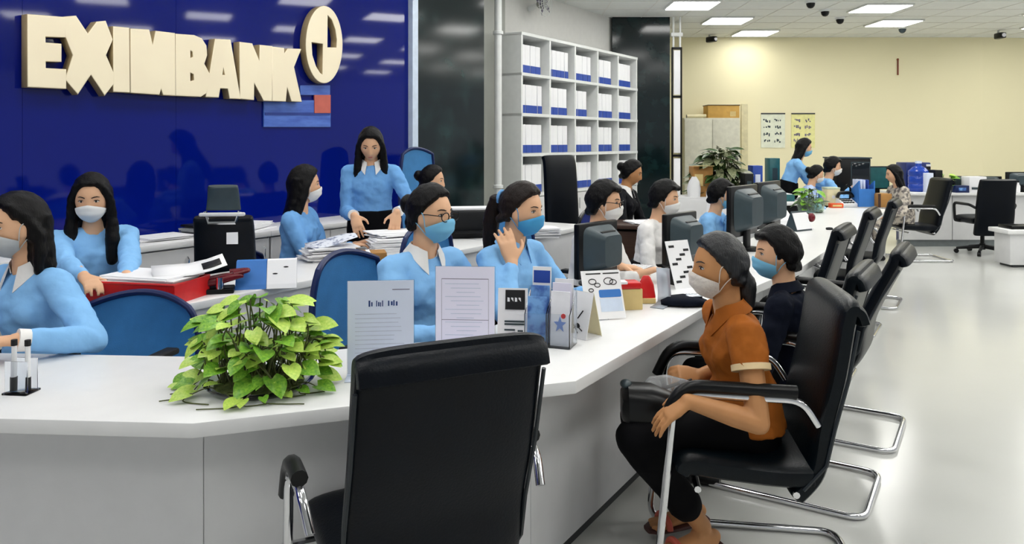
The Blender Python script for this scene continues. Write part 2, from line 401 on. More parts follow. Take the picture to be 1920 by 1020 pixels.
# blue and red reflection in the glass, painted as thin plates below the emblem
pl = thing('wall_reflection', 'painted blue and red reflection on the blue wall under the ring emblem', 'plate', wall(0, 0))
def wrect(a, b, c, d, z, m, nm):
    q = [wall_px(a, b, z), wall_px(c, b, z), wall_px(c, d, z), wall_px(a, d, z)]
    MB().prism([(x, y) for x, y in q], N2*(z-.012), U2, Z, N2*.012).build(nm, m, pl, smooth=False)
REFLB = mat('reflection blue', (84, 122, 206), .4, rgb2=(60, 92, 180), scale=6, stretch=(1, 1, 4))
wrect(495, 188, 620, 238, .014, REFLB, 'reflection_lower'); wrect(563, 160, 619, 178, .014, REFLB, 'reflection_upper'); wrect(590, 178, 620, 212, .02, mat('reflection red', (196, 98, 84), .5), 'reflection_red')
wrect(497, 211, 619, 216, .017, mat('reflection line', (30, 58, 140), .5), 'reflection_line')

# ================================================================= shelf unit with box files
SD = -.38
su = thing('shelf_unit', 'tall white pigeonhole shelf unit full of white box files', 'shelf', wall(T_S0, 0, 0), AX)
SL = T_S1-T_S0; ZR = [.834, 1.305, 1.77, 2.235, 2.70]; cw = SL/5
def sb(x0, x1, z0, z1, y0, y1): return MB().box(((x0+x1)/2, (y0+y1)/2, (z0+z1)/2), (x1-x0, y1-y0, z1-z0), bevel=.002, seg=1)
# local +X runs along the hall, local -Y points into the room
for k in range(6): sb(k*cw-.018, k*cw+.018, .834 if 0 < k < 5 else 0, 2.70, 0, .38).build('upright', STEEL, su)
for z in ZR: sb(-.018, SL+.018, z-.018, z+.018, -.006, .38).build('shelf_board', STEEL, su)
sb(0, SL, .834, 2.7, .37, .385).build('back_panel', SLATE, su)
sb(0, SL, .06, .816, .02, .37).build('base_cabinet', PANEL, su)
for k in range(5):
    d_ = sb(k*cw+.02, (k+1)*cw-.02, .07, .805, .0, .02).build('door', PANEL, su)
    MB().tube([(k*cw+.08, -.02, .6), (k*cw+.08, -.02, .74)], .006).build('handle', CHROME, d_)
rows = ['bottom', 'second lowest', 'second highest', 'top']; cells = ['nearest', 'second', 'middle', 'fourth', 'farthest']
def binder(w, h):
    me = {}
    return me
bproto = {}
counts = {(3, 0): [.115, .115, .115, .115], (3, 3): [.10, .0, .13, .13, .1], (2, 1): [.13, .12, .12, .1], (2, 2): [.12, .0, .12, .12]}
for r in range(4):
    for c in range(5):
        x = c*cw+.03; ws = counts.get((r, c)) or random.choice([[.12, .12, .12, .12], [.13, .13, .13, .1], [.1, .1, .11, .1, .09]])
        for i, w in enumerate(ws):
            if w == 0: x += .018; continue
            if x+w > (c+1)*cw-.02: break
            h = .335; z0 = ZR[r]+.019
            p = wall(T_S0, 0)+U2*(x+w/2)-N2*(.05+random.random()*.008)
            lab = '%s box file from left, blue lower band, %s row, %s cell of shelf' % (ordn[i], rows[r], cells[c]); gp = 'box files %s row %s cell' % (rows[r], cells[c])
            if w not in bproto:
                t = thing('box_file', lab, 'box file', (p.x, p.y, z0), AX, gp)
                MB().box((0, .13, h/2), (w-.004, .26, h), bevel=.004, seg=1).build('file_case', PAPER, t)
                MB().box((0, -.002, .05), (w-.006, .006, .092), bevel=.001, seg=1).build('spine_band', BLUED, t)
                bproto[w] = t
            else: dup(bproto[w], (p.x, p.y, z0), AX, lab, gp)
            x += w+.002

# ================================================================= far wall fittings
def flat(px0, py0, px1, py1, Yd): a = at(px0, py1, Yd); b = at(px1, py0, Yd); return a, b
def poster(px0, py0, px1, py1, lab, m, ink, seed):
    a, b = flat(px0, py0, px1, py1, FY-.012); t = thing('wall_poster', lab, 'poster', ((a.x+b.x)/2, FY-.001, a.z))
    w, h = b.x-a.x, b.z-a.z
    MB().box((0, -.006, h/2), (w, .008, h)).build('sheet', m, t, smooth=False)
    MB().cyl((-w/2, -.012, h), (w/2, -.012, h), .012).build('hanging_rail', DGREY, t)
    rnd = random.Random(seed); g = MB()
    for r in range(4):
        for c in (-.26, .2):
            for k in range(4):
                g.box((c*w+(k-1.5)*.07*w+rnd.uniform(-.01, .01), -.0115, h*(.80-.2*r)+rnd.uniform(-.02, .02)), (w*rnd.uniform(.03, .07), .003, h*rnd.uniform(.03, .09)))
    g.build('print', ink, t, smooth=False)['kind'] = 'stuff'
poster(1427, 213, 1472, 277, 'pale poster with rows of dark marks on the yellow wall, left of the two', mat('pale poster paper', (224, 228, 208), .6), SLATE, 1)
poster(1484, 213, 1528, 277, 'yellowish poster with rows of dark marks on the yellow wall, right of the two', mat('yellow poster paper', (232, 228, 158), .6), INKD, 2)
a = at(1684, 125, FY-.02); t = thing('wall_rod', 'thin reddish brown vertical rod on the yellow wall', 'rod', (a.x, FY, a.z))
MB().box((0, -.012, 0), (.022, .02, .30), bevel=.004).build('rod', mat('red brown', (120, 52, 34), .6), t); MB().cyl((0, 0, .13), (0, -.012, .13), .02).build('mount', BROWN, t)
# cabinet with a box on top
Yc = FY-.55; a, b = flat(1283, 221, 1388, 330, Yc)
cb = thing('tall_cabinet', 'tall grey cabinet against the yellow wall left of the posters', 'cabinet', ((a.x+b.x)/2, Yc+.25, 0)); w = b.x-a.x
MB().box((0, 0, b.z/2), (w, .48, b.z), bevel=.006).build('cabinet_body', mat('warm grey cabinet', (204, 202, 184), .5), cb)
for s in (-1, 1):
    d_ = MB().box((s*w/4, -.25, b.z/2), (w/2-.012, .02, b.z-.06), bevel=.003).build('door', mat('warm grey cabinet', (204, 202, 184)), cb)
    MB().tube([(s*.04, -.275, 1.0), (s*.04, -.275, 1.15)], .008).build('handle', CHROME, d_)
a2, b2_ = flat(1329, 197, 1388, 220, Yc); t = thing('cardboard_box', 'tan cardboard box lying on top of the tall grey cabinet', 'box', ((a2.x+b2_.x)/2, Yc+.22, b.z))
MB().box((0, 0, (b2_.z-b.z)/2), (b2_.x-a2.x, .34, b2_.z-b.z), bevel=.004).build('carton', mat('ochre carton', (206, 162, 84), .8), t); MB().box((0, 0, b2_.z-b.z+.002), (b2_.x-a2.x+.02, .36, .012)).build('lid', WOOD, t, smooth=False)
MB().box((.16, -.171, .07), (.10, .004, .09)).build('carton_label', TAN, t, smooth=False)
c_ = at(1308, 216, Yc); t = thing('paper_roll', 'rolled yellowish paper lying on the tall cabinet beside the box', 'paper roll', (c_.x, Yc+.1, b.z+.03)); MB().tube([(-.17, 0, 0), (.17, 0, .01)], .03).build('roll', CREAMP, t); MB().tube([(-.172, 0, 0), (-.165, 0, 0)], .032).build('roll_end', BLACK, t)
# door panel line to the right of the cabinet
a, b = flat(1390, 195, 1402, 330, FY-.02); struct('trim_2', MB().box(((a.x+b.x)/2, FY-.015, b.z/2), (b.x-a.x, .03, b.z)), mat('beige trim', (214, 206, 168), .5))
# ================================================================= people
def sst(a, b, x):
    t = max(0, min(1, (x-a)/(b-a))); return t*t*(3-2*t)
def gs(x, s): return math.exp(-(x/s)**2)
def head_pt(d, plain=False):                    # point of the head surface in the direction d (unit), head frame: +Y face, +Z crown
    x, y, z = d.x*.074, d.y*.094, d.z*.114
    if z < 0:
        t = -z/.114; x *= 1-.30*t**1.6
        if y < 0: y *= 1-.5*t
        else: y *= 1-.06*t
    if y > 0: y *= .95
    if not plain and y > 0:
        y += .021*gs(x, .0115)*gs(z+.024, .018)*(1 if z < -.02 else .9)+.006*gs(x, .009)*gs(z+.002, .02)
        y -= .009*(gs(x-.031, .014)+gs(x+.031, .014))*gs(z-.008, .013)
        y += .003*gs(z-.026, .008)*gs(abs(x)-.03, .024)
        y += .006*gs(x, .018)*gs(z+.056, .005)+.006*gs(x, .016)*gs(z+.068, .005)-.003*gs(x, .02)*gs(z+.062, .003)
        y += .006*gs(x, .018)*gs(z+.096, .012)
        y += .003*gs(abs(x)-.045, .018)*gs(z+.022, .02)
    return V((x, y, z))
def dirv(az, el): return V((math.sin(az)*math.cos(el), math.cos(az)*math.cos(el), math.sin(el)))
def sphere_map(fn, nu=48, nv=32):
    mb = MB(); bm = mb.bm
    top = bm.verts.new(fn(V((0, 0, 1)))); bot = bm.verts.new(fn(V((0, 0, -1))))
    rows = []
    for j in range(1, nv):
        el = math.pi/2-math.pi*j/nv
        rows.append([bm.verts.new(fn(dirv(2*math.pi*k/nu, el))) for k in range(nu)])
    for k in range(nu):
        bm.faces.new((top, rows[0][k], rows[0][(k+1) % nu])); bm.faces.new((bot, rows[-1][(k+1) % nu], rows[-1][k]))
        for j in range(len(rows)-1): bm.faces.new((rows[j][k], rows[j+1][k], rows[j+1][(k+1) % nu], rows[j][(k+1) % nu]))
    return mb
def ik(a, t, l1, l2, hint):
    v = t-a; d = min(v.length, (l1+l2)*.995); v.normalize(); t = a+v*d
    x = (l1*l1-l2*l2+d*d)/(2*d); h = math.sqrt(max(0, l1*l1-x*x))
    q = hint-v*hint.dot(v); q.normalize(); return a+v*x+q*h, t
def add_hand(mb, w, f, nrm, side, curl=.5, spread=.12, thumb=.6, L=1.0):
    # w wrist, f finger direction, nrm back of the hand, side: +1 puts the thumb along +s
    f = f.normalized(); s = f.cross(nrm).normalized(); n = s.cross(f).normalized()
    secs = []
    for d, a, b in ((-.012, .024, .019), (.015, .030, .017), (.045, .038, .016), (.075, .039, .014), (.088, .034, .011)):
        secs.append((w+f*d*L, s*a*L, n*b*L))
    mb.ell(secs, 16, 2.4)
    for i, (o, ln) in enumerate(((-.030, .060), (-.010, .072), (.011, .076), (.031, .066))):
        p = w+f*.078*L+s*o*L*side; d0 = (f+s*side*(i-1.5)*spread*.6).normalized(); pts = [p-d0*.02*L]; dr = d0; ang = 0
        pts.append(p)
        for k, q in enumerate((.42, .33, .25)):
            ang += curl*(.75, 1.0, .7)[k]
            dr = (d0*math.cos(ang)-n*math.sin(ang)).normalized(); pts.append(pts[-1]+dr*ln*q*1.12*L)
        mb.limb(pts, [.0095*L, .0093*L, .0085*L, .0078*L, .0066*L], 8)
    p = w+f*.022*L+s*side*.028*L; d0 = (f*.62+s*side*.75-n*.28*thumb).normalized(); d1 = (f*.9+s*side*.25*(1-thumb)-n*.45*thumb).normalized()
    mb.limb([p-d0*.015*L, p+d0*.028*L, p+d0*.052*L+d1*.004, p+d0*.052*L+d1*.03*L], [.013*L, .0115*L, .0095*L, .0075*L], 8)
def unit(v): return V(v).normalized()

def person(label, loc, face, S=1.0, seat=.46, stand=False, lean=6, side=0, look=None, pitch=0, roll=0, Lh=None, Rh=None, eL=None, eR=None,
           hl=None, hr=None, hair='long', hairm=None, mask=None, top=None, sleeve=.97, bottom=None, collar=None, glasses=False, res=.009, cuff=None,
           skin=None, legs=None, curl=(.45, .45), brow=True, bust=1.0, feet=True, cres=.009, folds=.026, bow=None, shoe=None, world=True, backhand=(None, None), bare=0, tl=.90, tuck=True):
    skin = skin or SKIN; hairm = hairm or HAIR; top = top or SHIRT; bottom = bottom or TROUS
    rz = facing(face); root = thing('person', label, 'person', loc, rz)
    inv = Matrix.Rotation(-rz, 4, 'Z') @ Matrix.Translation(-V(loc))
    def loc_(p):
        if p is None: return None
        return (inv @ V(p) if world else V(p))/S
    seat /= S
    pel = V((0, 0, .90 if stand else seat+.10)); la, sa = math.radians(lean), math.radians(side)
    def sp(d):
        if d > 0: d *= tl
        n = 16; p = pel.copy(); st = d/n
        for k in range(n):
            q = sst(-.05, .28, st*(k+.5)); p += V((math.sin(sa*q), math.sin(la*q), math.cos(la*q)*math.cos(sa*q)))*st
        return p
    def spd(d):
        q = sst(-.05, .28, d); return V((math.sin(sa*q), math.sin(la*q), math.cos(la*q)*math.cos(sa*q))).normalized()
    def secs(rows, k=1.0):
        out = []
        for d, rx, ry, yo in rows:
            t = spd(d); r = V((1, 0, 0)); r = (r-t*r.dot(t)).normalized(); fw = t.cross(r)
            fw = fw if fw.y > 0 else -fw
            out.append((sp(d)+fw*yo, r*rx*k, fw*ry*k))
        return out
    T = [(-.11, .10, .08, 0), (-.09, .150, .105, 0), (0, .166, .112, 0), (.10, .142, .098, .0), (.18, .128, .088, .004), (.27, .140, .098, .008), (.35, .152, .100, .004), (.405, .150, .080, -.004), (.44, .112, .062, -.006), (.465, .066, .05, -.004), (.478, .04, .035, 0)]
    shc = sp(.415); rt = V((1, 0, 0))
    shR, shL = shc+rt*.158-V((0, 0, .006)), shc-rt*.158-V((0, 0, .006))
    nb = sp(.470)
    lookv = inv.to_3x3() @ V((*(look or face), 0)); yaw = math.atan2(lookv.y, lookv.x)-math.pi/2
    HR = (Matrix.Rotation(yaw, 4, 'Z') @ Matrix.Rotation(-math.radians(pitch), 4, 'X') @ Matrix.Rotation(math.radians(roll), 4, 'Y'))
    hc = nb+spd(.4)*.055+HR.to_3x3() @ V((0, .018, .098)); HM = Matrix.Translation(hc) @ HR
    # arms
    l1, l2 = .285, .235
    Rt = loc_(Rh) if Rh is not None else shR+V((.02, .28, -.32)); Lt = loc_(Lh) if Lh is not None else shL+V((-.02, .28, -.32))
    hR = (inv.to_3x3() @ V(eR)) if eR is not None else V((.6, -.5, -.7)); hL = (inv.to_3x3() @ V(eL)) if eL is not None else V((-.6, -.5, -.7))
    ER, WR = ik(shR, Rt, l1, l2, hR); EL, WL = ik(shL, Lt, l1, l2, hL)
    # legs
    hips = [V((.088, 0, pel.z-.02)), V((-.088, 0, pel.z-.02))]; LG = []
    for i, sx in enumerate((1, -1)):
        if stand: k, a = hips[i]+V((.004*sx, .02, -.41)), hips[i]+V((0*sx, -.01, -.80))
        elif legs: k, a = loc_(legs[i][0]), loc_(legs[i][1])
        else: k = hips[i]+V((.03*sx, .41, -.005)); a = V((k.x, k.y-.04, .085))
        LG.append((hips[i], k, a))
    # ---------------- body: one continuous skin
    mb = MB(); mb.ell(secs(T, .86), 20)
    mb.limb([nb-spd(.4)*.05, nb+spd(.4)*.03, hc+HR.to_3x3() @ V((0, -.022, -.05))], [.056, .050, .048], 14)
    hm = sphere_map(head_pt); hm.bm.transform(HM); mb._merge(hm.bm)
    nz = MB(); nz.limb([V((0, .079, .012)), V((0, .092, -.016)), V((0, .0965, -.030))], [.0065, .0085, .0105], 10)
    for sx in (-1, 1): nz.ball((sx*.0105, .087, -.033), (.0085, .010, .007), u=10, v=8)
    nz.bm.transform(HM); mb._merge(nz.bm)
    for sx in (-1, 1): mb.ball((sx*.073, -.008, -.008), (.009, .017, .031), M=HM @ Matrix.Rotation(sx*.25, 4, 'Z'), u=12, v=10)
    for sh, el, wr, hd, cu, sx, bh in ((shR, ER, WR, hr, curl[0], 1, backhand[0]), (shL, EL, WL, hl, curl[1], -1, backhand[1])):
        mb.limb([sh-V((0, 0, .008)), sh.lerp(el, .5), el], [.040, .042, .037], 12); mb.limb([el, el.lerp(wr, .35), wr], [.037, .037, .025], 12)
        f = (inv.to_3x3() @ V(hd)).normalized() if hd is not None else (wr-el).normalized()
        n = (inv.to_3x3() @ V(bh)).normalized() if bh is not None else V((0, 0, 1))
        if abs(n.dot(f)) > .9: n = V((0, 1, 0))
        # thumb towards the body's midline
        s = f.cross(n).normalized(); side_ = 1 if s.x*(-sx) > 0 else -1
        if abs(s.x) < .25: side_ = 1 if s.z > 0 else -1
        add_hand(mb, wr, f, n, side_, cu)
    for h, k, a in LG:
        mb.limb([h, h.lerp(k, .5), k], [.076, .066, .052], 12); mb.limb([k, k.lerp(a, .3), k.lerp(a, .7), a], [.05, .053, .038, .033], 12)
        fd = (V((0, 1, 0)) if not bare else unit(loc_(bare)-loc_((0, 0, 0)) if False else (inv.to_3x3() @ V(bare)))); fx = V((fd.y, -fd.x, 0)).normalized()
        ft = a-V((0, 0, .055))
        mb.limb([ft-fd*.045+V((0, 0, .012)), ft+fd*.03+V((0, 0, .02)), a], [.028, .032, .032], 10)
        mb.ell([(ft+fd*d+V((0, 0, z)), fx*w, V((0, 0, 1))*t) for d, w, t, z in ((-.06, .018, .018, .0), (-.04, .03, .028, .004), (.03, .036, .03, .006), (.1, .042, .018, -.008), (.135, .042, .013, -.012))], 14)
        for q in range(5): mb.limb([ft+fd*.12+fx*(q-2)*.0175+V((0, 0, -.012)), ft+fd*(.166-.006*abs(q-1.4))+fx*(q-2)*.0185+V((0, 0, -.015))], [.010, .009], 8)
    mb.build('body', skin, root, remesh=res, sm=2, scale=S)
    # ---------------- top
    b = MB(); rows = [(d, rx*1.07, ry*1.09, yo) for d, rx, ry, yo in T[2:9]]
    if tuck: rows[0] = (.05, .150, .104, 0); rows[1] = (.10, .148, .104, 0)
    else: rows[0] = (-.03, .188, .134, 0); rows[1] = (.10, .166, .118, 0)
    b.ell(secs(rows), 24)
    b.ell(secs([(.40, .150, .078, -.004), (.44, .112, .066, -.006), (.462, .072, .056, -.004)]), 20)
    if bust:
        for sx in (-1, 1):
            t = spd(.3); fw = V((0, t.z, -t.y)); b.ball(sp(.305)+fw*.066*bust+rt*sx*.066, (.062, .052, .06))
    for sh, el, wr in ((shR, ER, WR), (shL, EL, WL)):
        full = sleeve
        inn = sh+(shc-sh)*.35
        b.limb([nb-spd(.45)*.030+(sh-shc)*.22, nb.lerp(sh, .55)-V((0, 0, .012)), sh+V((0, 0, .004))], [.040, .046, .052], 14)
        if full > .6:
            b.limb([inn, sh, sh.lerp(el, .5), el], [.052, .058, .052, .047], 14)
            e = el.lerp(wr, (full-.5)*2); b.limb([el, el.lerp(e, .4), e-(e-el).normalized()*.02], [.047, .046, .034], 14)
        else:
            e = sh.lerp(el, full*2); b.limb([inn, sh, sh.lerp(e, .55)], [.055, .062, .062], 14)
            b.tube([sh.lerp(e, .3), sh.lerp(e, .7), e], [.062, .063, .062], 16)
    b.build('shirt', top, root, remesh=cres, sm=4, disp=folds, dscale=.075, scale=S)
    if cuff is not None:
        for sh, el, wr in ((shR, ER, WR), (shL, EL, WL)):
            c = MB()
            if sleeve > .6:
                a_ = el.lerp(wr, .84); c.tube([a_, a_.lerp(wr, .9)], [.036, .037], 14)
            else:
                e = sh.lerp(el, sleeve*2); dd = (el-sh).normalized(); c.tube([e-dd*.014, e+dd*.006], [.0645, .0645], 18)
            c.build('cuff', cuff, root, scale=S)
    if collar is not None:
        cr = [[], [], []]; R3 = Matrix.Identity(3); n = 22; t = spd(.47); fw = (V((0, 1, 0))-t*t.y).normalized()
        for k in range(n+1):
            ph = math.radians(26+308*k/n); c_, s_ = math.cos(ph), math.sin(ph); e = max(0, abs(k/n-.5)*2-.72)/.28
            o = nb+t*.0
            cr[0].append(o+rt*s_*.058+fw*c_*.056-t*.012)
            cr[1].append(o+rt*s_*.060+fw*c_*.058+t*(.030-.016*e))
            cr[2].append(o+rt*s_*(.086+.0*e)+fw*(c_*.080+.02*e)-t*(.010+.058*e))
        MB().grid(cr).build('collar', collar, root, solid=.004, scale=S)
    # ---------------- trousers / skirt
    tp = [(.07, .168, .120, 0), (.125, .162, .114, 0)] if tuck else [(.05, .140, .10, 0)]
    b = MB(); b.ell(secs([(-.115, .12, .1, 0), (-.09, .162, .118, 0), (0, .176, .122, 0)]+tp), 24)
    for h, k, a in LG:
        e = k.lerp(a, .92 if not bare else .74)
        b.limb([h, h.lerp(k, .5), k], [.090, .080, .066], 14); b.limb([k, k.lerp(e, .3), k.lerp(e, .7), e], [.066, .068, .060, .056 if not bare else .062], 14)
    b.build('trousers', bottom, root, remesh=.011, sm=3, disp=.008, dscale=.09, scale=S)
    # shoes
    if feet:
        for h, k, a in LG:
            fd = V((0, 1, 0)) if not bare else (inv.to_3x3() @ V(bare)); fx = V((fd.y, -fd.x, 0)); ft = a-V((0, 0, .055))
            sh_ = MB()
            if bare:
                sh_.ell([(ft+fd*d-V((0, 0, .027)), fx*w, V((0, 0, 1))*.010) for d, w in ((-.085, .02), (-.07, .036), (0, .04), (.1, .05), (.16, .048), (.19, .025))], 16, 3)
                o = sh_.build('sandal', SANDAL, root, scale=S)
                st = MB(); st.tube([ft+fd*.115+fx*(.052*math.cos(q))+V((0, 0, -.02+.038*math.sin(q))) for q in [math.pi*i/10 for i in range(11)]], .012, 8); st.build('strap', SANDALR, o, scale=S)
            else:
                sh_.ell([(ft+fd*d+V((0, 0, z)), fx*w, V((0, 0, 1))*t) for d, w, t, z in ((-.07, .02, .02, 0), (-.05, .036, .036, .004), (.02, .042, .038, .006), (.1, .048, .026, -.008), (.16, .044, .02, -.014), (.185, .02, .012, -.018))], 18)
                sh_.build('shoe', shoe or BLACK, root, scale=S)
    # ---------------- hair
    longh = hair in ('long', 'bob', 'longback')
    def hfn(d):
        a = d.y*.9-d.z*.55; f = sst(.24, .32, a+.05*abs(d.x))
        if hair == 'bob' and d.z < .3: f = max(f, sst(.0, .12, d.y-max(0, d.z)))
        if not longh:
            lo = -.12+d.y*1.15 if d.y > -.35 else -.52
            f = max(f, sst(.06, -.06, d.z-lo))
            if hair in ('pony', 'bun', 'short') and d.y > -.3: pass
        off = (.020 if longh else (.017 if hair != 'short' else .020))*(1-f)-.02*f
        p = head_pt(d, True); n = V((d.x/.074, d.y/.094, d.z/.114)).normalized()
        if longh and d.z < .1 and f < .5: off += .010*sst(.1, -.5, d.z)
        return p+n*off
    hb = sphere_map(hfn, 40, 28)
    def HL(pts, rads, fl=1.0): hb.limb([V(p) for p in pts], rads, 10)
    end = {'long': -.36, 'bob': -.175, 'longback': -.34}.get(hair)
    if longh:
        zs = [.04, -.03, -.09, -.15, end*.7, end*.9, end]; sc_ = []
        for z in zs:
            if hair == 'bob': w, d_, yo = (.084+.014*sst(0, -.15, z), .052, -.052)
            else: w, d_, yo = (.086+.006*sst(0, -.2, z), .058-.012*sst(-.1, -.3, z), -.042-.035*sst(-.12, -.2, z))
            k = 1 if z > end*.95 else .8
            sc_.append((V((0, yo, z)), V((w*k, 0, 0)), V((0, d_*k, 0))))
        hb.ell(sc_, 22, 2.4)
        for sx in (-1, 1):
            if hair == 'bob': HL([(sx*.055, .040, .078), (sx*.076, .0, .035), (sx*.088, -.035, -.03), (sx*.092, -.03, -.09), (sx*.094, -.02, -.16)], [.018, .02, .022, .024, .018])
            elif hair == 'long': HL([(sx*.055, .045, .07), (sx*.082, .025, 0), (sx*.088, .022, -.09), (sx*.092, .055, -.2), (sx*.092, .085, -.29)], [.02, .022, .026, .036, .026])
            else: HL([(sx*.055, .035, .07), (sx*.080, .0, 0), (sx*.085, -.02, -.09), (sx*.085, -.05, -.2)], [.02, .026, .03, .03])
    elif hair == 'pony':
        HL([(0, -.085, .045), (0, -.135, .02), (0, -.15, -.08), (0, -.14, -.2), (.0, -.13, -.27)], [.026, .036, .040, .032, .014])
        HL([(-.07, .02, .04), (-.076, -.03, -.03), (-.05, -.08, -.05)], [.012, .018, .02]); HL([(.07, .02, .04), (.076, -.03, -.03), (.05, -.08, -.05)], [.012, .018, .02])
    elif hair == 'bun':
        hb.ball((0, -.112, .03), (.042, .036, .042))
        HL([(-.06, -.05, -.05), (0, -.085, -.055), (.06, -.05, -.05)], [.02, .026, .02])
    elif hair == 'lowtail':
        HL([(0, -.08, -.03), (0, -.10, -.07), (0, -.10, -.13), (0, -.095, -.2)], [.034, .036, .03, .012])
        HL([(-.055, -.05, -.04), (0, -.08, -.05), (.055, -.05, -.04)], [.022, .028, .022])
    elif hair == 'short':
        HL([(-.062, -.04, -.05), (0, -.082, -.06), (.062, -.04, -.05)], [.022, .028, .022])
        HL([(-.045, .062, .085), (.0, .078, .083), (.045, .062, .085)], [.016, .02, .016])
        for sx in (-1, 1): HL([(sx*.072, .02, .03), (sx*.077, .015, -.012)], [.012, .008])
    hb.bm.transform(HM); hb.build('hair', hairm, root, remesh=.0065, sm=3, disp=.008, dscale=.03, scale=S)
    if hair == 'pony':
        t_ = MB(); t_.tube([HM @ V((.03*math.cos(a), -.112, .035+.03*math.sin(a))) for a in [2*math.pi*i/14 for i in range(14)]], .008, 6, closed=True); t_.build('hair_tie', SHIRT_D, root, scale=S)
    # ---------------- eyes, brows, glasses, mask
    fy = lambda x, z: .0893*math.sqrt(max(.05, 1-(x/.074)**2-(z/.114)**2))
    for sx in (-1, 1):
        EM = HM @ Matrix.Translation((sx*.031, .0725, .007)) @ Matrix.Rotation(-sx*.25, 4, 'Z')
        e = MB(); e.ball((0, 0, 0), (.0135, .0055, .0058), u=12, v=8); e.bm.transform(EM); eo = e.build('eye', EYEW, root, scale=S)
        e = MB(); e.ball((0, .0022, 0), (.0062, .0042, .0056), u=12, v=8); e.bm.transform(EM); e.build('iris', EYEM, eo, scale=S)
        e = MB(); e.tube([EM @ V((-.0145, .0035, .002)), EM @ V((-.006, .006, .0065)), EM @ V((.006, .006, .0065)), EM @ V((.0145, .0035, .002))], .0016, 5); e.build('lash_line', EYEM, eo, scale=S)
        e = MB(); e.tube([HM @ V((sx*x, fy(x, z)+.0012, z)) for x, z in ((.014, .026), (.024, .0295), (.036, .0305), (.047, .026))], [.0018, .0026, .0024, .0012], 6); e.build('eyebrow', hairm, root, scale=S)
    if mask is None:
        e = MB(); e.ball((0, .0715, -.0590), (.018, .0075, .0036), u=14, v=8); e.ball((0, .0715, -.0650), (.016, .008, .0044), u=14, v=8); e.bm.transform(HM); e.build('lips', LIPS, root, remesh=.0022, sm=1, scale=S)
    if mask is not None:
        rows_ = []; az_n, el_n = 20, 14
        for j in range(el_n+1):
            row = []
            for i in range(az_n+1):
                u = i/az_n*2-1; az = u*math.radians(72)
                zt = -.004-.040*abs(u)**1.3; zb = -.118+.040*abs(u)**1.5
                z = zt+(zb-zt)*j/el_n
                d = None
                el = math.asin(max(-.97, min(.97, z/.114)))
                p = head_pt(dirv(az, el), True); n = V((p.x/.074**2, p.y/.094**2, p.z/.114**2*.3)).normalized()
                v = j/el_n; pk = .024*(1-abs(u)**1.6)*math.sin(math.pi*(.12+.76*v))+.006
                row.append(p+V((n.x, n.y, 0))*pk+V((0, 1, 0))*(.0022*math.sin(v*math.pi*6)*(1-abs(u))))
            rows_.append(row)
        m_ = MB().grid(rows_); m_.bm.transform(HM); mo = m_.build('mask', mask, root, solid=.003, scale=S)
        for sx in (-1, 1):
            q = 0 if sx < 0 else -1
            a_, b_ = rows_[0][q], rows_[-1][q]
            lp = MB(); lp.tube([HM @ p for p in smooth_path([a_, V((sx*.080, .02, .012)), V((sx*.082, -.018, .018)), V((sx*.080, -.026, -.012)), V((sx*.072, .005, -.045)), b_], 4)], .0018, 5); lp.build('ear_loop', mask, mo, scale=S)
    if glasses:
        g_ = MB()
        for sx in (-1, 1):
            g_.tube([HM @ V((sx*.033+.024*math.cos(a), .101-.35*abs(.024*math.cos(a)+.033*0)*.4, .003+.018*math.sin(a))) for a in [2*math.pi*i/18 for i in range(18)]], .0022, 6, closed=True)
            g_.tube([HM @ V(p) for p in ((sx*.056, .097, .008), (sx*.074, .04, .010), (sx*.078, -.012, .006))], .002, 6)
        g_.tube([HM @ V(p) for p in ((-.010, .103, .006), (0, .106, .009), (.010, .103, .006))], .002, 6)
        g_.build('glasses', BLACK, root, scale=S)
    if bow is not None:
        t = spd(.42); fw = V((0, t.z, -t.y)); c = sp(.43)+fw*.085; q = MB()
        q.ball(c, (.016, .014, .016))
        for sx in (-1, 1):
            q.tube(smooth_path([c, c+rt*sx*.05+V((0, .01, .03)), c+rt*sx*.075+V((0, .01, .0)), c+rt*sx*.04+V((0, .01, -.02)), c], 4), .011, 6)
            q.tube(smooth_path([c, c+rt*sx*.03+V((0, .015, -.07)), c+rt*sx*.04+V((0, .0, -.17))], 4), [.010]*8+[.016], 6)
        q.build('bow', bow, root, scale=S)
    return root, dict(hc=hc*S, HM=HM, ER=ER*S, EL=EL*S, WR=WR*S, WL=WL*S, rz=rz)
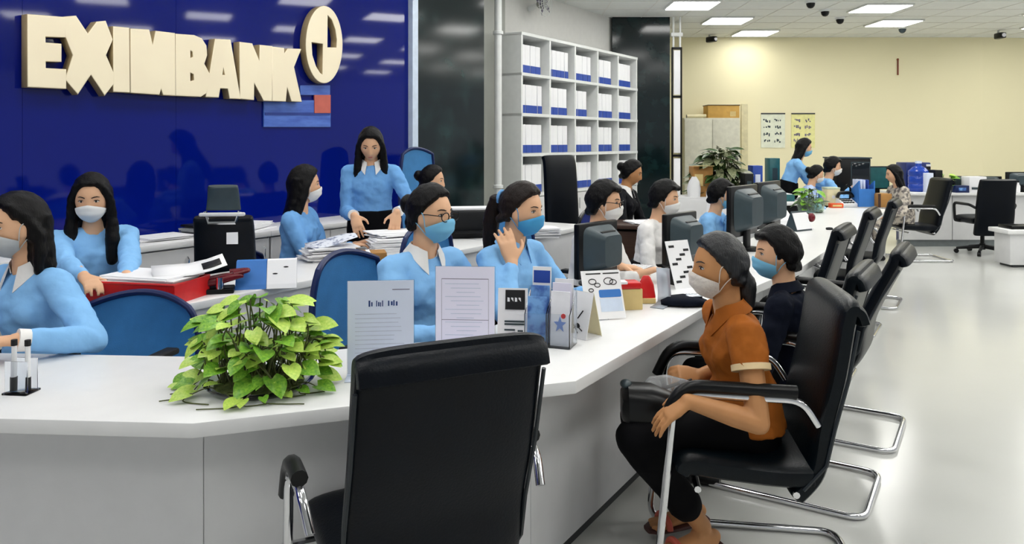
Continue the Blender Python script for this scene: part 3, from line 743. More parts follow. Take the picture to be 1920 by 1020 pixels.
# ================================================================= furniture builders
def slab_path(mb, pts, wid, th, p=4.0, seg=28, n=8):     # padded slab: a rounded rectangle swept along a side view path (y, z)
    P = smooth_path([V((0, y, z)) for y, z in pts], n); ws = wid; m = len(P); out = []
    for i, q in enumerate(P):
        a, b = P[max(0, i-1)], P[min(m-1, i+1)]; t = (b-a).normalized(); nrm = V((0, -t.z, t.y))
        f = i/(m-1); w = ws(f) if callable(ws) else ws; h = th(f) if callable(th) else th
        e = 1.0
        if i == 0 or i == m-1: e = .80
        out.append((q, X*w/2*(.97 if e < 1 else 1), nrm*h/2*e))
    mb.ell(out, seg, p); return mb
def visitor_chair(lab, loc, face, W=.50, wide=.56, back=.92, rec=.10, m=None, arms=True, group='black cantilever visitor chairs', ay=.20, az=.655, bb=.335):
    m = m or LEATHER; t = thing('visitor_chair', lab, 'chair', loc, facing(face), group)
    s = MB(); slab_path(s, [(-.16, .405), (-.05, .400), (.12, .412), (.225, .420), (.25, .395)], W, lambda f: .085 if f < .9 else .07); s.build('seat', m, t)
    b = MB(); slab_path(b, [(-.10, bb), (-.165, .42), (-.19, .56), (-.20-.4*rec, .72), (-.185-rec, back-.045), (-.198-rec, back-.004), (-.222-rec, back-.010), (-.236-rec*.99, back-.045)], lambda f: W*(1-.02*(1-min(1, f*1.6))), lambda f: .07 if f < .8 else .05); b.build('backrest', m, t)
    for sx in (-1, 1):
        pp = MB(); pp.tube([V((sx*W*.495, y, z)) for y, z in ((-.12, .37), (-.188, .45), (-.212, .56), (-.226-.4*rec, .72), (-.212-rec, back-.06))], .006, 6); pp.build('piping', mat('dark piping', (24, 32, 38), .4), t)
        if arms:
            x = sx*wide/2; xi = sx*(W/2+.005)
            path = fillet([V((x-sx*.012, -.165, az-.085)), V((x, -.115, az-.005)), V((x, ay+.05, az)), V((x*.985, ay+.115, .016)), V((x*.97, -.34, .014)), V((0, -.34, .014))], .07, 6)
            MB().tube(path, .0125, 10).build('arm_frame', CHROME, t)
            MB().tube(fillet([V((x, -.10, az+.020)), V((x, ay+.03, az+.026)), V((x, ay+.085, az-.09))], .09, 6), .021, 10).build('arm_pad', BLACK, t)
    for y in (.2, -.1): MB().tube([V((-wide/2*.98, y, .352)), V((wide/2*.98, y, .352))], .011, 8).build('cross_bar', CHROME, t)
    return t
def star_base(t, r=.30, m=None):
    m = m or BLACKM; b = MB()
    for k in range(5):
        a = 2*math.pi*k/5+.3; d = V((math.cos(a), math.sin(a), 0)); b.tube([V((0, 0, .10))+d*.02, d*r+V((0, 0, .065))], [.028, .016], 8)
    b.cyl((0, 0, .06), (0, 0, .14), .035); b.build('star_base', m, t)
    for k in range(5):
        a = 2*math.pi*k/5+.3; d = V((math.cos(a), math.sin(a), 0)); q = V((-d.y, d.x, 0))
        MB().cyl(d*r+q*.02+V((0, 0, .03)), d*r-q*.02+V((0, 0, .03)), .029).build('caster', BLACK, t)
    MB().cyl((0, 0, .13), (0, 0, .40), .026, .022).build('gas_lift', BLACK, t)
def mesh_chair(lab, loc, face, m=None, fm=None, back=.95, wid=.44, curve=.05, low=.52, group='blue mesh staff chairs'):
    m = m or MESHB; fm = fm or NAVYP; t = thing('staff_chair', lab, 'chair', loc, facing(face), group); star_base(t)
    s = MB(); slab_path(s, [(-.20, .44), (0, .435), (.17, .44), (.22, .42)], .46, .06); s.build('seat', m, t)
    rows = []; edge = []
    for j in range(11):
        v = j/10; z = low+(back-low)*v; y = -.245-.07*v-.03*math.sin(v*3.1); hw = wid/2*(1-.20*v**3)
        rows.append([V((u*hw, y+curve*u*u*.9, z-.05*v**4*u*u)) for u in [k/6-1 for k in range(13)]])
    MB().grid(rows).build('mesh_back', m, t, solid=.008)
    e = [r[0] for r in rows]+rows[-1][1:-1]+[r[-1] for r in rows[::-1]]+rows[0][1:-1][::-1]
    MB().tube(e, .014, 8, closed=True).build('back_frame', fm, t)
    MB().tube([V((0, -.05, .40)), V((0, -.27, .40)), V((0, -.315, .50)), V((0, -.345, .68))], [.02, .022, .02, .014], 8).build('back_post', BLACKM, t)
    for sx in (-1, 1):
        a = MB(); a.tube(fillet([V((sx*.20, 0, .41)), V((sx*.27, 0, .42)), V((sx*.27, 0, .63))], .04), .014, 8); a.box((sx*.27, .02, .64), (.06, .22, .025), bevel=.01); a.build('armrest', BLACKM, t)
    return t
def exec_chair(lab, loc, face, back=1.1, W=.5, m=None, head=False, group=None, low=.40):
    m = m or LEATHER; t = thing('office_chair', lab, 'chair', loc, facing(face), group); star_base(t)
    s = MB(); slab_path(s, [(-.2, .45), (0, .445), (.18, .455), (.25, .43)], W, .10); s.build('seat', m, t)
    b = MB(); hi = back if not head else back-.17
    slab_path(b, [(-.2-.02*(low < .4), low), (-.265, .5), (-.28, .65), (-.31, hi-.12), (-.345, hi)], lambda f: W*(1-.12*max(0, f-.5)), lambda f: .09-.02*f); b.build('backrest', m, t)
    if head:
        h = MB(); slab_path(h, [(-.335, back-.135), (-.335, back-.07), (-.35, back)], lambda f: .185-.03*f, .05, p=3); h.build('headrest', SLATE, t)
        MB().box((0, -.365, back-.155), (.24, .03, .02), bevel=.008).build('headrest_bar', PANEL, t)
        k = MB(); k.tube([V((-.09, -.36, hi+.03)), V((-.07, -.37, hi-.03)), V((.07, -.37, hi-.03)), V((.09, -.36, hi+.03))], .012, 8); k.build('back_handle', CHROME, t)
    for sx in (-1, 1):
        a = MB(); a.tube(fillet([V((sx*.22, .12, .42)), V((sx*.29, .12, .44)), V((sx*.29, .14, .66)), V((sx*.29, -.22, .66)), V((sx*.24, -.27, .62))], .06), .018, 8); a.build('armrest', BLACKM, t)
    return t
def monitor(lab, loc, face, w=.5, h=.32, z=.09, deep=.09, group='black monitors seen from behind', screen=None):
    # local +Y is the screen side
    t = thing('monitor', lab, 'monitor', loc, facing(face), group)
    s = MB(); s.box((0, 0, z+h/2), (w, .035, h), bevel=.008); s.build('panel', BLACK, t)
    MB().box((0, .0185, z+h/2), (w-.03, .002, h-.03)).build('screen', screen or SCREEN, t, smooth=False)
    hs = MB(); yb = -.0175; hs.ell([(V((0, yb, z+h*.52)), X*w*.40, Z*h*.42), (V((0, yb-deep*.6, z+h*.5)), X*w*.30, Z*h*.34), (V((0, yb-deep, z+h*.5)), X*w*.22, Z*h*.28)], 24, 6); hs.build('rear_housing', SLATE, t)
    MB().box((0, yb-deep*.45, z+h*.80), (w*.36, deep*.5, h*.10), bevel=.004).build('vent', BLACK, t, smooth=False)
    n = MB(); n.box((0, -.03, z*.5+.03), (.07, .03, z+.08), bevel=.006); n.build('neck', BLACKM, t)
    MB().lathe([(.001, 0), (.115, 0), (.115, .008), (.09, .014), (.001, .016)], (0, -.03, 0)).build('foot', BLACKM, t)
    return t
# ================================================================= customer counter
CT = .73; TH = .04
fr_px = [(-330, 776), (362, 793.5), (1080, 714), (1322, 576), (1503, 501), (1665, 392)]
FRONT = [on(x, y, CT) for x, y in fr_px]
def offset_line(P, d):                                      # parallel polyline, d towards the staff side
    out = []
    for i, p in enumerate(P):
        ns = []
        for a, b in ((i-1, i), (i, i+1)):
            if a < 0 or b >= len(P): continue
            e = (P[b]-P[a]).normalized(); ns.append(V((-e.y, e.x, 0)))
        n = sum(ns, V((0, 0, 0))).normalized(); out.append(p+n*d/max(.5, n.dot(ns[0])))
    return out
BACK = offset_line(FRONT, .60)
counter = thing('service_counter', 'long white customer counter bending from the left front to the far end', 'counter', (0, 0, 0))
wt = MB(); poly = [(p.x, p.y) for p in FRONT]+[(p.x, p.y) for p in BACK[::-1]]
wt.prism(poly, (0, 0, CT-TH), X, Y, Z*TH); w_ = wt.build('worktop', WHITE, counter, smooth=False)
bv = w_.modifiers.new('bevel', 'BEVEL'); bv.width = .004; bv.segments = 2; bv.limit_method = 'ANGLE'
ins = [.10, .10, .20, .22, .22, .22]; PF = [offset_line(FRONT, d)[i] for i, d in enumerate(ins)]
def wallstrip(a, b, z0, z1, th, m, nm, parent):
    e = (b-a).normalized(); n = V((-e.y, e.x, 0)); a = V((a.x, a.y, 0)); b = V((b.x, b.y, 0))
    return MB().prism([(0, z0), ((b-a).length, z0), ((b-a).length, z1), (0, z1)], a, e, Z, n*th).build(nm, m, parent, smooth=False)
segs = []
for a, b in zip(PF[:-1], PF[1:]):
    L = (b-a).length; k = max(1, round(L/1.35))
    if L > 3: k = 3
    for i in range(k):
        p, q = a.lerp(b, i/k), a.lerp(b, (i+1)/k); e = (q-p).normalized()
        wallstrip(p+e*.0015, q-e*.0015, .05, CT-TH, .02, PANEL, 'front_panel', counter)
        n = V((-e.y, e.x, 0)); wallstrip(p+n*.02, q+n*.02, 0, .05, .02, DGREY, 'plinth', counter)  # dark strip painted in for the shadow gap under the front panels
e_ = (FRONT[-1]-FRONT[-2]).normalized()
wallstrip(PF[-1]-e_*.03, offset_line(FRONT, .57)[-1]-e_*.03, 0, CT-TH, .02, PANEL, 'end_panel', counter)
for f in (.25, .5, .75):
    a = PF[2].lerp(PF[3], f)+V((-.05, .03, 0)); wallstrip(a, offset_line(FRONT, .55)[2].lerp(offset_line(FRONT, .55)[3], f), 0, CT-TH, .02, PANEL, 'divider_panel', counter)

# ================================================================= back row of desks
K = V((-1.46, 3.3, 0)); DZ = .75
def desk(lab, o, L, D, group=None):
    t = thing('desk', lab, 'desk', o, AX, group)             # local +X along the hall, +Y away from the customers
    d = MB(); d.box((L/2, D/2, DZ-.018), (L, D+.03, .036), bevel=.006); d.build('desktop', WHITE, t)
    MB().box((L/2, .02, (DZ-.036)/2+.02), (L-.04, .02, DZ-.076)).build('modesty_panel', PANEL, t, smooth=False)
    for x in (.012, L-.012): MB().box((x, D/2, (DZ-.036)/2), (.022, D-.02, DZ-.036)).build('side_panel', PANEL, t, smooth=False)
    p = MB(); p.box((.22, D/2+.05, .33), (.38, D-.16, .60), bevel=.004); pe = p.build('drawer_pedestal', PANEL, t)
    for k in range(3): MB().tube([V((.17, D-.02, .2+.18*k)), V((.17, D-.0, .2+.18*k)), V((.27, D-.0, .2+.18*k)), V((.27, D-.02, .2+.18*k))], .005, 6).build('handle', CHROME, pe)
    return t
dk = [desk('white back desk nearest the camera, carrying the red tray', K, 1.22, .55), desk('white back desk in front of the standing woman, carrying paper piles', K+U2*1.26-N2*.02, 1.30, .62),
      desk('white back desk behind the woman in turquoise mask', K+U2*2.60-N2*.02, 1.3, .62)]
# low cabinets along the blue wall
def low_cab(lab, t0, t1, n, D=.40, zt=.84):
    t = thing('low_cabinet', lab, 'cabinet', wall(t0, 0, .004), AX); L = t1-t0
    MB().box((L/2, -D/2, zt-.02), (L+.01, D+.02, .04), bevel=.006).build('cabinet_top', WHITE, t)
    MB().box((L/2, -D/2+.01, (zt-.06)/2+.02), (L, D-.04, zt-.06)).build('carcass', PANEL, t, smooth=False)
    for k in range(n):
        d = MB().box((L*(k+.5)/n, -D+.012, (zt-.05)/2+.01), (L/n-.008, .02, zt-.07), bevel=.002, seg=1).build('door', PANEL, t)
        MB().tube([V((L*(k+.9)/n, -D-.005, .62)), V((L*(k+.9)/n, -D-.02, .64)), V((L*(k+.9)/n, -D-.02, .72)), V((L*(k+.9)/n, -D-.005, .74))], .005, 6).build('handle', CHROME, d)
    return t
tc0, tc1 = wall_px(228, 0)[0]-.3, wall_px(640, 0)[0]+.05
low_cab('long white low cabinet along the blue wall with papers on top', tc0-1.2, (tc0+tc1)/2, 4); low_cab('white low cabinet along the blue wall behind the long haired clerk in profile', (tc0+tc1)/2+.01, tc1, 2)

# ================================================================= people
def P(px, Yd, z=0): return V(((px-960)/F*Yd, Yd, z))
FA = N2
# 1 left edge clerk
p1 = P(74, 2.9)
person('woman in light blue shirt with grey mask and black bob at the left edge', p1, (-.42, -.9), S=1.0, seat=.47, lean=8, look=(-.62, -.80), pitch=4, hair='bob', mask=MASKG, collar=SHIRT_W, res=.007,
       Lh=at(30, 655, 2.52)+V((0, 0, .03)), Rh=at(-140, 655, 2.6)+V((0, 0, .03)), eL=(.9, .2, -.5), hl=(-1, -.1, -.05), backhand=(V((0, 0, 1)), V((0, 0, 1))), cuff=SHIRT_W, folds=.02)
mesh_chair('blue mesh chair behind the left edge clerk', P(178, 2.97), (-.15, -.98), back=.815, wid=.56, low=.42)
# 2 clerk with long hair and white mask
p2 = P(172, 3.92)
person('long haired woman in light blue top and white mask seated behind the red tray', p2, (.62, -.78), S=1.02, seat=.49, lean=8, look=(.30, -.95), pitch=12, hair='long', mask=MASKW,
       Lh=on(235, 545, .80), Rh=on(190, 560, .80), top=SHIRT)
mesh_chair('blue mesh chair of the clerk with the white mask by the red tray', p2-N2*.12, (.62, -.78), back=.8)
# 3 clerk in profile with long hair
p3 = P(556, 4.95)
person('long haired woman in blue top seen in profile from behind before the blue wall', p3, (.93, -.10), S=1.02, seat=.49, lean=4, look=(.93, .38), pitch=4, hair='longback', mask=MASKW, top=SHIRT_D,
       Lh=p3+V((.36, .12, .78)), Rh=p3+V((.34, -.10, .78)), eR=(-.2, -.2, -1), eL=(-.2, .2, -1))
mesh_chair('navy chair of the clerk seen in profile before the blue wall', p3-V((.04, 0, 0)), (.93, -.1), m=MESHN, back=.75, low=.45)
# 4 standing clerk
p4 = P(697, 5.35)
person('standing woman in blue top and black skirt looking down at papers', p4, (.10, -1), S=.97, stand=True, lean=6, look=(.12, -1), pitch=26, hair='long', tl=.95, mask=None, collar=SHIRT_W, cuff=SHIRT_W, res=.006, top=SHIRT_D,
       Rh=at(664, 404, 5.05), Lh=at(744, 398, 5.05), hr=(.35, -.3, -.9), hl=(-.1, -.25, -.95), eR=(-.45, .9, -.2), eL=(.45, .9, -.2), curl=(.25, .4), backhand=(V((0, -1, .3)), V((.3, -1, .2))))
# 5 hidden clerk
p5 = P(797, 6.0)
person('dark haired woman mostly hidden behind the clerk with glasses', p5, (.8, -.6), S=1.0, seat=.48, look=(.95, -.1), pitch=6, hair='bun', top=NAVY, res=.011)
mesh_chair('blue high backed chair by the marble pillar behind the hidden clerk', P(828, 6.35), (.75, -.65), back=1.40, wid=.42, low=.5, curve=.03)
# 6 clerk with glasses
p6 = P(780, 3.24)
person('woman with glasses and light blue mask, hair tied back, behind the paper stands', p6, (.72, -.72), S=1.02, seat=.47, lean=10, look=(.80, -.48), pitch=4, roll=0, hair='bun', mask=MASKB, glasses=True, collar=SHIRT_W, res=.007,
       Lh=p6+V((.42, .02, .74)), Rh=p6+V((.18, -.36, .74)), folds=.02, cuff=SHIRT_D)
mesh_chair('blue mesh chair pushed beside the plant, left of the clerk with glasses', P(752, 3.24), (.90, -.45), back=.97, wid=.50, low=.42)
# 7 clerk with pony tail
p7 = P(938, 3.55)
person('woman with ponytail and turquoise mask holding a hand at her neck', p7, (.8, -.62), S=1.02, seat=.47, lean=14, look=(.86, -.5), pitch=8, hair='pony', hairm=HAIR_B, mask=MASKB2, collar=SHIRT, res=.006,
       Rh=at(960, 492, 3.32), eR=(-.2, -.5, -.85), hr=(-.25, .2, .95), Lh=p7+V((.45, -.05, .76)), folds=.02, backhand=(V((.3, -.9, .1)), None), curl=(.3, .4))
mesh_chair('blue mesh chair behind the woman with the turquoise mask', P(872, 4.15), (.8, -.6), back=.98, low=.5)
# 8 white top clerk with glasses
p8 = P(1098, 4.35)
person('clerk in white top with glasses and white mask, hand on the counter', p8, (.82, -.57), S=.99, seat=.46, lean=14, look=(.9, -.3), pitch=6, hair='short', mask=MASKW, glasses=True, top=SHIRT_W, res=.0065, bust=.8,
       Lh=on(1165, 500, .775), hl=(.9, -.1, -.08), eL=(.3, .8, -.4), Rh=p8+V((.25, -.35, .77)), curl=(.4, .22), backhand=(None, V((0, 0, 1))))
mesh_chair('blue mesh chair behind the clerk in white top with glasses', P(1032, 4.62), (.8, -.6), back=1.0)
# 9 suited person by the shelves
p9 = P(1163, 7.3)
person('person in black suit seated before the shelf unit, head lowered', p9, (.86, -.45), S=1.03, seat=.48, lean=10, look=(.95, -.25), pitch=16, hair='bun', top=SUIT, collar=SHIRT_W, res=.011, skin=SKIN_T)
exec_chair('black leather high backed chair in front of the shelf unit', P(1098, 7.15), (.72, -.7), back=1.32, W=.46)
# 10 white coat clerk
p10 = P(1216, 5.25)
person('clerk in white blouse with big white mask beside the third monitor', p10, (.82, -.57), S=1.0, seat=.45, lean=14, tl=.82, look=(.92, -.40), pitch=10, hair='short', mask=MASKW, top=SHIRT_W, res=.010)
mesh_chair('navy chair with black frame between the two white-clad clerks', P(1178, 5.45), (.75, -.65), m=MESHN, fm=BLACK, back=.96, wid=.5)
# 11 bow blouse clerk
p11 = P(1322, 5.95)
person('short haired woman in blue bow blouse behind the seated customers', p11, (.86, -.5), S=.96, seat=.44, lean=16, tl=.85, look=(.97, -.2), pitch=8, hair='short', mask=MASKB, top=SHIRT, bow=SHIRT_D, res=.010)
mesh_chair('blue chair of the woman in the bow blouse', p11-V((.06, -.06, 0)), (.86, -.5), back=.85)
# 12 customer in orange polo
p12 = V((.80, 2.66, 0))
L12 = [(V((.45, 2.80, .46)), V((.66, 2.88, .115))), (V((.405, 2.58, .465)), V((.66, 2.68, .12)))]
person('seated woman in ochre polo shirt with cream mask, black trousers and sandals', p12, (-1, -.04), S=.96, seat=.425, lean=13, tl=.80, tuck=False, look=(-1, -.10), pitch=3, hair='lowtail', mask=MASKC, top=ORANGE, sleeve=.20, skin=SKIN_T, res=.005,
       cuff=mat('cream ribbed cuff', (232, 206, 160), .8), collar=ORANGE, legs=L12, bare=(-.92, -.3, 0), Rh=at(1312, 704, 2.80), Lh=at(1290, 752, 2.42), eR=(.5, .5, -.8), eL=(.45, -.35, -.9),
       hr=(-1, -.1, .12), hl=(-.75, .1, -.55), curl=(.8, .25), folds=.022, hairm=mat('grey black hair', (24, 25, 28), .34, var=.5, scale=30, stretch=(6, 6, .5), bump=.35, bscale=40), backhand=(V((.1, -.6, .8)), V((-.4, -.3, .85))))
visitor_chair('black cantilever chair in which the woman in ochre polo sits', V((.82, 2.66, 0)), (-.99, .14), W=.50, wide=.50, back=.93, rec=.07, m=LEATHER_T, ay=.22)
# 13 customer in navy
p13 = V((1.18, 3.22, 0))
person('customer in navy jacket and blue mask seated behind the woman in ochre', p13, (-.85, .45), S=.95, seat=.40, lean=10, tl=.78, tuck=False, look=(-.96, .05), pitch=4, hair='short', mask=MASKB, top=NAVY, res=.008, collar=NAVY, bust=.6)
visitor_chair('black cantilever chair of the customer in navy jacket', V((1.18, 3.33, 0)), (-.85, .53), W=.46, wide=.50, back=.92, m=LEATHER_T)
visitor_chair('black cantilever chair pulled out behind the navy customer, third from the front', V((1.62, 3.99, 0)), (-.85, .53), W=.48, back=.915, rec=.15)
for i, (px, py, lb) in enumerate(((1614, 432, 'nearest of three empty chairs pushed up to the far stretch of counter'), (1661, 398, 'middle of three empty chairs pushed up to the far stretch of counter'), (1700, 379, 'farthest of three empty chairs pushed up to the far stretch of counter'))):
    q = on(px, py, .92); q.z = 0; visitor_chair('black cantilever chair, '+lb, q+V((-.85, .53, 0))*.40, (-.85, .53), W=.48, back=.92)
# big chair in front, back view
visitor_chair('big black leather chair seen from behind at the front of the counter', V((-.265, 2.05, 0)), (-.43, .903), W=.465, wide=.62, back=.965, rec=.10, ay=.0, az=.635, m=LEATHER, group=None)
# 14 floral customer
p14 = P(1694, 9.6)
person('long haired woman in grey floral dress seated at the far end facing left', p14, (-1, -.02), S=.98, seat=.44, lean=16, tl=.82, look=(-1, .15), pitch=8, hair='longback', top=FLORAL, bottom=FLORAL, res=.011)
visitor_chair('black armchair behind the woman in floral dress', P(1716, 9.62), (-1, .04), W=.50, back=.98, rec=.12)
exec_chair('black high backed office chair facing the far right counter', P(1842, 10.05), (.02, 1), back=.98, W=.48, low=.27)
# 15-17 far clerks
p15 = P(1478, 9.6)
person('far standing woman in blue top with long dark hair leaning forward', p15, (.9, -.3), S=.96, stand=True, lean=24, look=(.95, -.2), pitch=14, hair='longback', mask=MASKB, res=.011, Lh=p15+V((.45, 0, .9)), Rh=p15+V((.42, -.2, .9)))
p16 = P(1510, 9.35)
person('far seated woman in pale blue blouse with hair in a bun', p16, (.85, -.4), S=.92, seat=.46, lean=14, look=(.95, -.1), pitch=16, hair='bun', mask=MASKW, top=mat('pale lilac cotton', (176, 196, 236), .75), res=.011)
p17 = P(1536, 9.5)
person('far seated woman in blue top and white mask stretching an arm to the right', p17, (.95, -.2), S=1.0, seat=.5, lean=20, look=(.95, -.25), pitch=8, hair='short', mask=MASKW, res=.011, Rh=at(1604, 352, 9.2), Lh=at(1600, 350, 9.5), eR=(0, 0, -1), eL=(0, 0, -1))
# ================================================================= things on the counter
def slip(mb, x0, x1, z, h, y): mb.box(((x0+x1)/2, y, z), (x1-x0, .0006, h)); return mb
def ink(name, boxes, m, parent, y):                          # printed marks: many tiny flat strips
    g = MB()
    for x0, x1, z, h in boxes: slip(g, x0, x1, z, h, y)
    o = g.build(name, m, parent, smooth=False); o['kind'] = 'stuff'; return o
def sheet_stand(lab, px, py, face, w, h, m, title, body, tilt=.0):
    p = on(px, py, CT); t = thing('sign_stand', lab, 'sign stand', p, facing(face))
    # local -Y looks at the reader
    MB().box((0, .0035, h/2+.004), (w, .002, h), bevel=.0008, seg=1).build('rear_plate', GLASS, t, smooth=False)
    s = MB().box((0, 0, h/2+.006), (w-.004, .0012, h-.006)).build('paper_sheet', m, t, smooth=False)
    MB().box((0, -.01, .002), (w*1.02, .085, .004), bevel=.001, seg=1).build('foot', PAPERB, t, smooth=False)
    title(s, w, h); body(s, w, h); return t
rn = random.Random(3)
def title1(s, w, h):
    ink('title', [(x-.003*k, x+.0035, h*.77+dz, .020-.004*(k % 2)) for k, (x, dz) in enumerate(((-.036, 0), (-.026, .001), (-.012, -.001), (-.005, 0), (.002, 0), (.008, .002), (.026, 0), (.036, .001), (.046, -.001), (.054, 0)))][:0] +
        [(x, x+wd_, h*.77+dz, hh) for x, wd_, dz, hh in ((-.037, .005, 0, .019), (-.029, .004, -.002, .013), (-.014, .003, 0, .018), (-.008, .004, -.002, .013), (-.002, .003, -.003, .013), (.004, .003, 0, .018), (.022, .004, 0, .016), (.031, .005, 0, .012), (.038, .004, .001, .017), (.046, .005, -.001, .013))], INKB, s, -.0008)
    ink('header_line', [(.035, .088, h*.915, .0022)], INKD, s, -.0008)
def body1(s, w, h): ink('text_lines', [(-.078, .078*rn.uniform(.5, 1), h*(.66-.045*k), .0022) for k in range(13)], INKG, s, -.0008)
def title2(s, w, h):
    ink('table_frame', [(-.082, .082, h*.86, .002), (-.082, .082, h*.36, .0016), (-.0825, -.0815, h*.44, h*.84), (.0815, .0825, h*.44, h*.84)], INKD, s, -.0008)
def body2(s, w, h): ink('text_lines', [(-.07+.02*(k % 3), .07*rn.uniform(.4, 1), h*(.80-.052*k), .0022) for k in range(13)], INKG, s, -.0008)
sheet_stand('large clear stand with white printed sheet beside the potted vine', 714, 706, (-.10, .995), .205, .292, PAPERB, title1, body1)
sheet_stand('large clear stand with framed white table sheet, right of the title sheet', 872, 655, (.06, .998), .21, .285, PAPERL, title2, body2)
# loose sheet lying behind them
p = on(690, 690, CT); t = thing('paper', 'loose white sheet lying on the counter behind the big chair', 'paper', on(800, 668, CT)); MB().box((0, 0, .0008), (.2, .14, .0015), rot=.4).build('sheet', PAPER, t, smooth=False)
# small standing card with pictures
p = on(962, 625, CT); t = thing('desk_calendar', 'small white standing card with a black picture panel beside the framed sheet', 'calendar', p, facing((.1, .99)))
w, h = .112, .172
for s_, nm in ((-1, 'front_board'), (1, 'rear_board')):
    q = MB(); q.prism([(-w/2, 0), (w/2, 0), (w/2, h), (-w/2, h)], (0, s_*.03, 0), X, V((0, -s_*.028/h, 1)).normalized(), Y*.002); o = q.build(nm, PAPER if s_ < 0 else PANEL, t, smooth=False)
pr = MB(); pr.prism([(-.028, h*.55), (.046, h*.55), (.046, h*.97), (-.028, h*.97)], (0, -.0315, 0), X, V((0, .028/h, 1)).normalized(), V((0, -.0008, 0))); pr.build('picture_panel', INK, t, smooth=False)
for z0, a, b in ((.28, -.03, .045), (.22, -.03, .045), (.10, -.03, .01), (.08, .02, .04)):
    pr = MB(); pr.prism([(a, h*z0), (b, h*z0), (b, h*z0+.006), (a, h*z0+.006)], (0, -.0315, 0), X, V((0, .028/h, 1)).normalized(), V((0, -.0008, 0))); pr.build('printed_bar', SLATE, t, smooth=False)
pr = MB()
for k in range(4): pr.prism([(-.02+k*.014, h*.72+k % 2*.01), (-.011+k*.014, h*.72), (-.012+k*.014, h*.80), (-.02+k*.014, h*.81)], (0, -.0325, 0), X, V((0, .028/h, 1)).normalized(), V((0, -.0006, 0)))
o = pr.build('white_figures', PAPER, t, smooth=False); o['kind'] = 'stuff'
# acrylic brochure holders with their leaflets
def holder(lab, px, py, w, h, face, cols):
    p = on(px, py, CT); rz = facing(face); t = thing('brochure_holder', lab, 'brochure holder', p, rz)
    MB().box((0, .045, h/2), (w, .003, h), bevel=.001, seg=1).build('back_plate', GLASS, t, smooth=False)
    MB().box((0, -.045, h*.30), (w, .003, h*.6), bevel=.001, seg=1).build('front_plate', GLASS, t, smooth=False)
    for sx in (-1, 1): MB().prism([(-.045, 0), (.045, 0), (.045, h*.95), (-.045, h*.58)], (sx*w/2, 0, 0), Y, Z, X*.003).build('side_plate', GLASS, t, smooth=False)
    MB().box((0, 0, .002), (w, .09, .004)).build('base_plate', GLASS, t, smooth=False)
    R = Matrix.Rotation(rz, 4, 'Z')
    for i, (m, hh, y, lb, cat) in enumerate(cols):
        q = p+R @ V((random.uniform(-.004, .004), y, .005)); b = thing('brochure', lb, 'brochure', q, rz)
        MB().prism([(-w/2+.008, 0), (w/2-.008, 0), (w/2-.008, hh), (-w/2+.008, hh)], (0, 0, 0), X, V((0, .06, 1)).normalized(), Y*.004).build('pages', m, b, smooth=False)
        if cat: MB().prism([(-w/2+.012, hh*.78), (w/2-.012, hh*.78), (w/2-.012, hh*.95), (-w/2+.012, hh*.95)], (0, -.0008, 0), X, V((0, .06, 1)).normalized(), Y*.0006).build('header_band', cat, b, smooth=False)
    return t
holder('clear acrylic brochure holder with blue leaflets, left of the two holders', 1010, 643, .085, .19, (.25, .97),
       [(PAPER, .262, .030, 'tall white brochure with a dark blue header in the left acrylic holder', BLUED), (BLUEL, .20, .0, 'pale blue picture leaflet in the middle of the left acrylic holder', None), (BLUEL, .165, -.028, 'short blue picture leaflet at the front of the left acrylic holder', None)])
starM = mat('leaflet with blue star', (236, 236, 242), .5)
hb_ = holder('clear acrylic brochure holder with white leaflets, right of the two holders', 1052, 648, .085, .20, (.35, .94),
       [(PAPER, .225, .028, 'white leaflet at the back of the right acrylic holder', None), (PAPERL, .215, .002, 'pinkish white leaflet in the middle of the right acrylic holder', None), (starM, .19, -.028, 'white leaflet with blue star and red dot in the right acrylic holder', None)])
st = [b for b in bpy.data.objects if b.name.startswith('brochure') and 'blue star' in b.get('label', '')][0]
MB().prism([(.024*math.cos(math.pi/2+k*math.pi/5)*(1 if k % 2 == 0 else .42), .075+.030*math.sin(math.pi/2+k*math.pi/5)*(1 if k % 2 == 0 else .42)) for k in range(10)], (0, -.001, 0), X, V((0, .06, 1)).normalized(), Y*.0008).build('blue_star', mat('star blue', (120, 150, 214), .5), st, smooth=False)
MB().prism([(.012+.009*math.cos(k*.785), .105+.009*math.sin(k*.785)) for k in range(8)], (0, -.0012, 0), X, V((0, .06, 1)).normalized(), Y*.0008).build('red_dot', RED, st, smooth=False)
# tent calendar
p = on(1092, 630, CT); t = thing('tent_card', 'white folded tent card with black drawing beside the acrylic holders', 'tent card', p, facing((.72, .70)))
for s_, nm in ((-1, 'front_leaf'), (1, 'rear_leaf')):
    q = MB(); q.prism([(-.055, 0), (.055, 0), (.055, .172), (-.055, .172)], (0, s_*.045, 0), X, V((0, -s_*.045, .166)).normalized(), Y*.002); q.build(nm, PAPER if s_ < 0 else CREAMP, t, smooth=False)
MB().box((0, 0, .002), (.11, .09, .003)).build('base_leaf', PAPER, t, smooth=False)
dr = MB()
for a, b in (((-.03, .02), (.0, .045)), ((.0, .045), (.03, .03)), ((-.02, .05), (.01, .02)), ((.0, .07), (.02, .10))):
    dr.tube([V((a[0], -.046+a[1]*.27, a[1])), V((b[0], -.046+b[1]*.27, b[1]))], .0022, 5)
dr.ball((.005, -.034, .045), (.012, .002, .010)); o = dr.build('drawing', INK, t); o['kind'] = 'stuff'
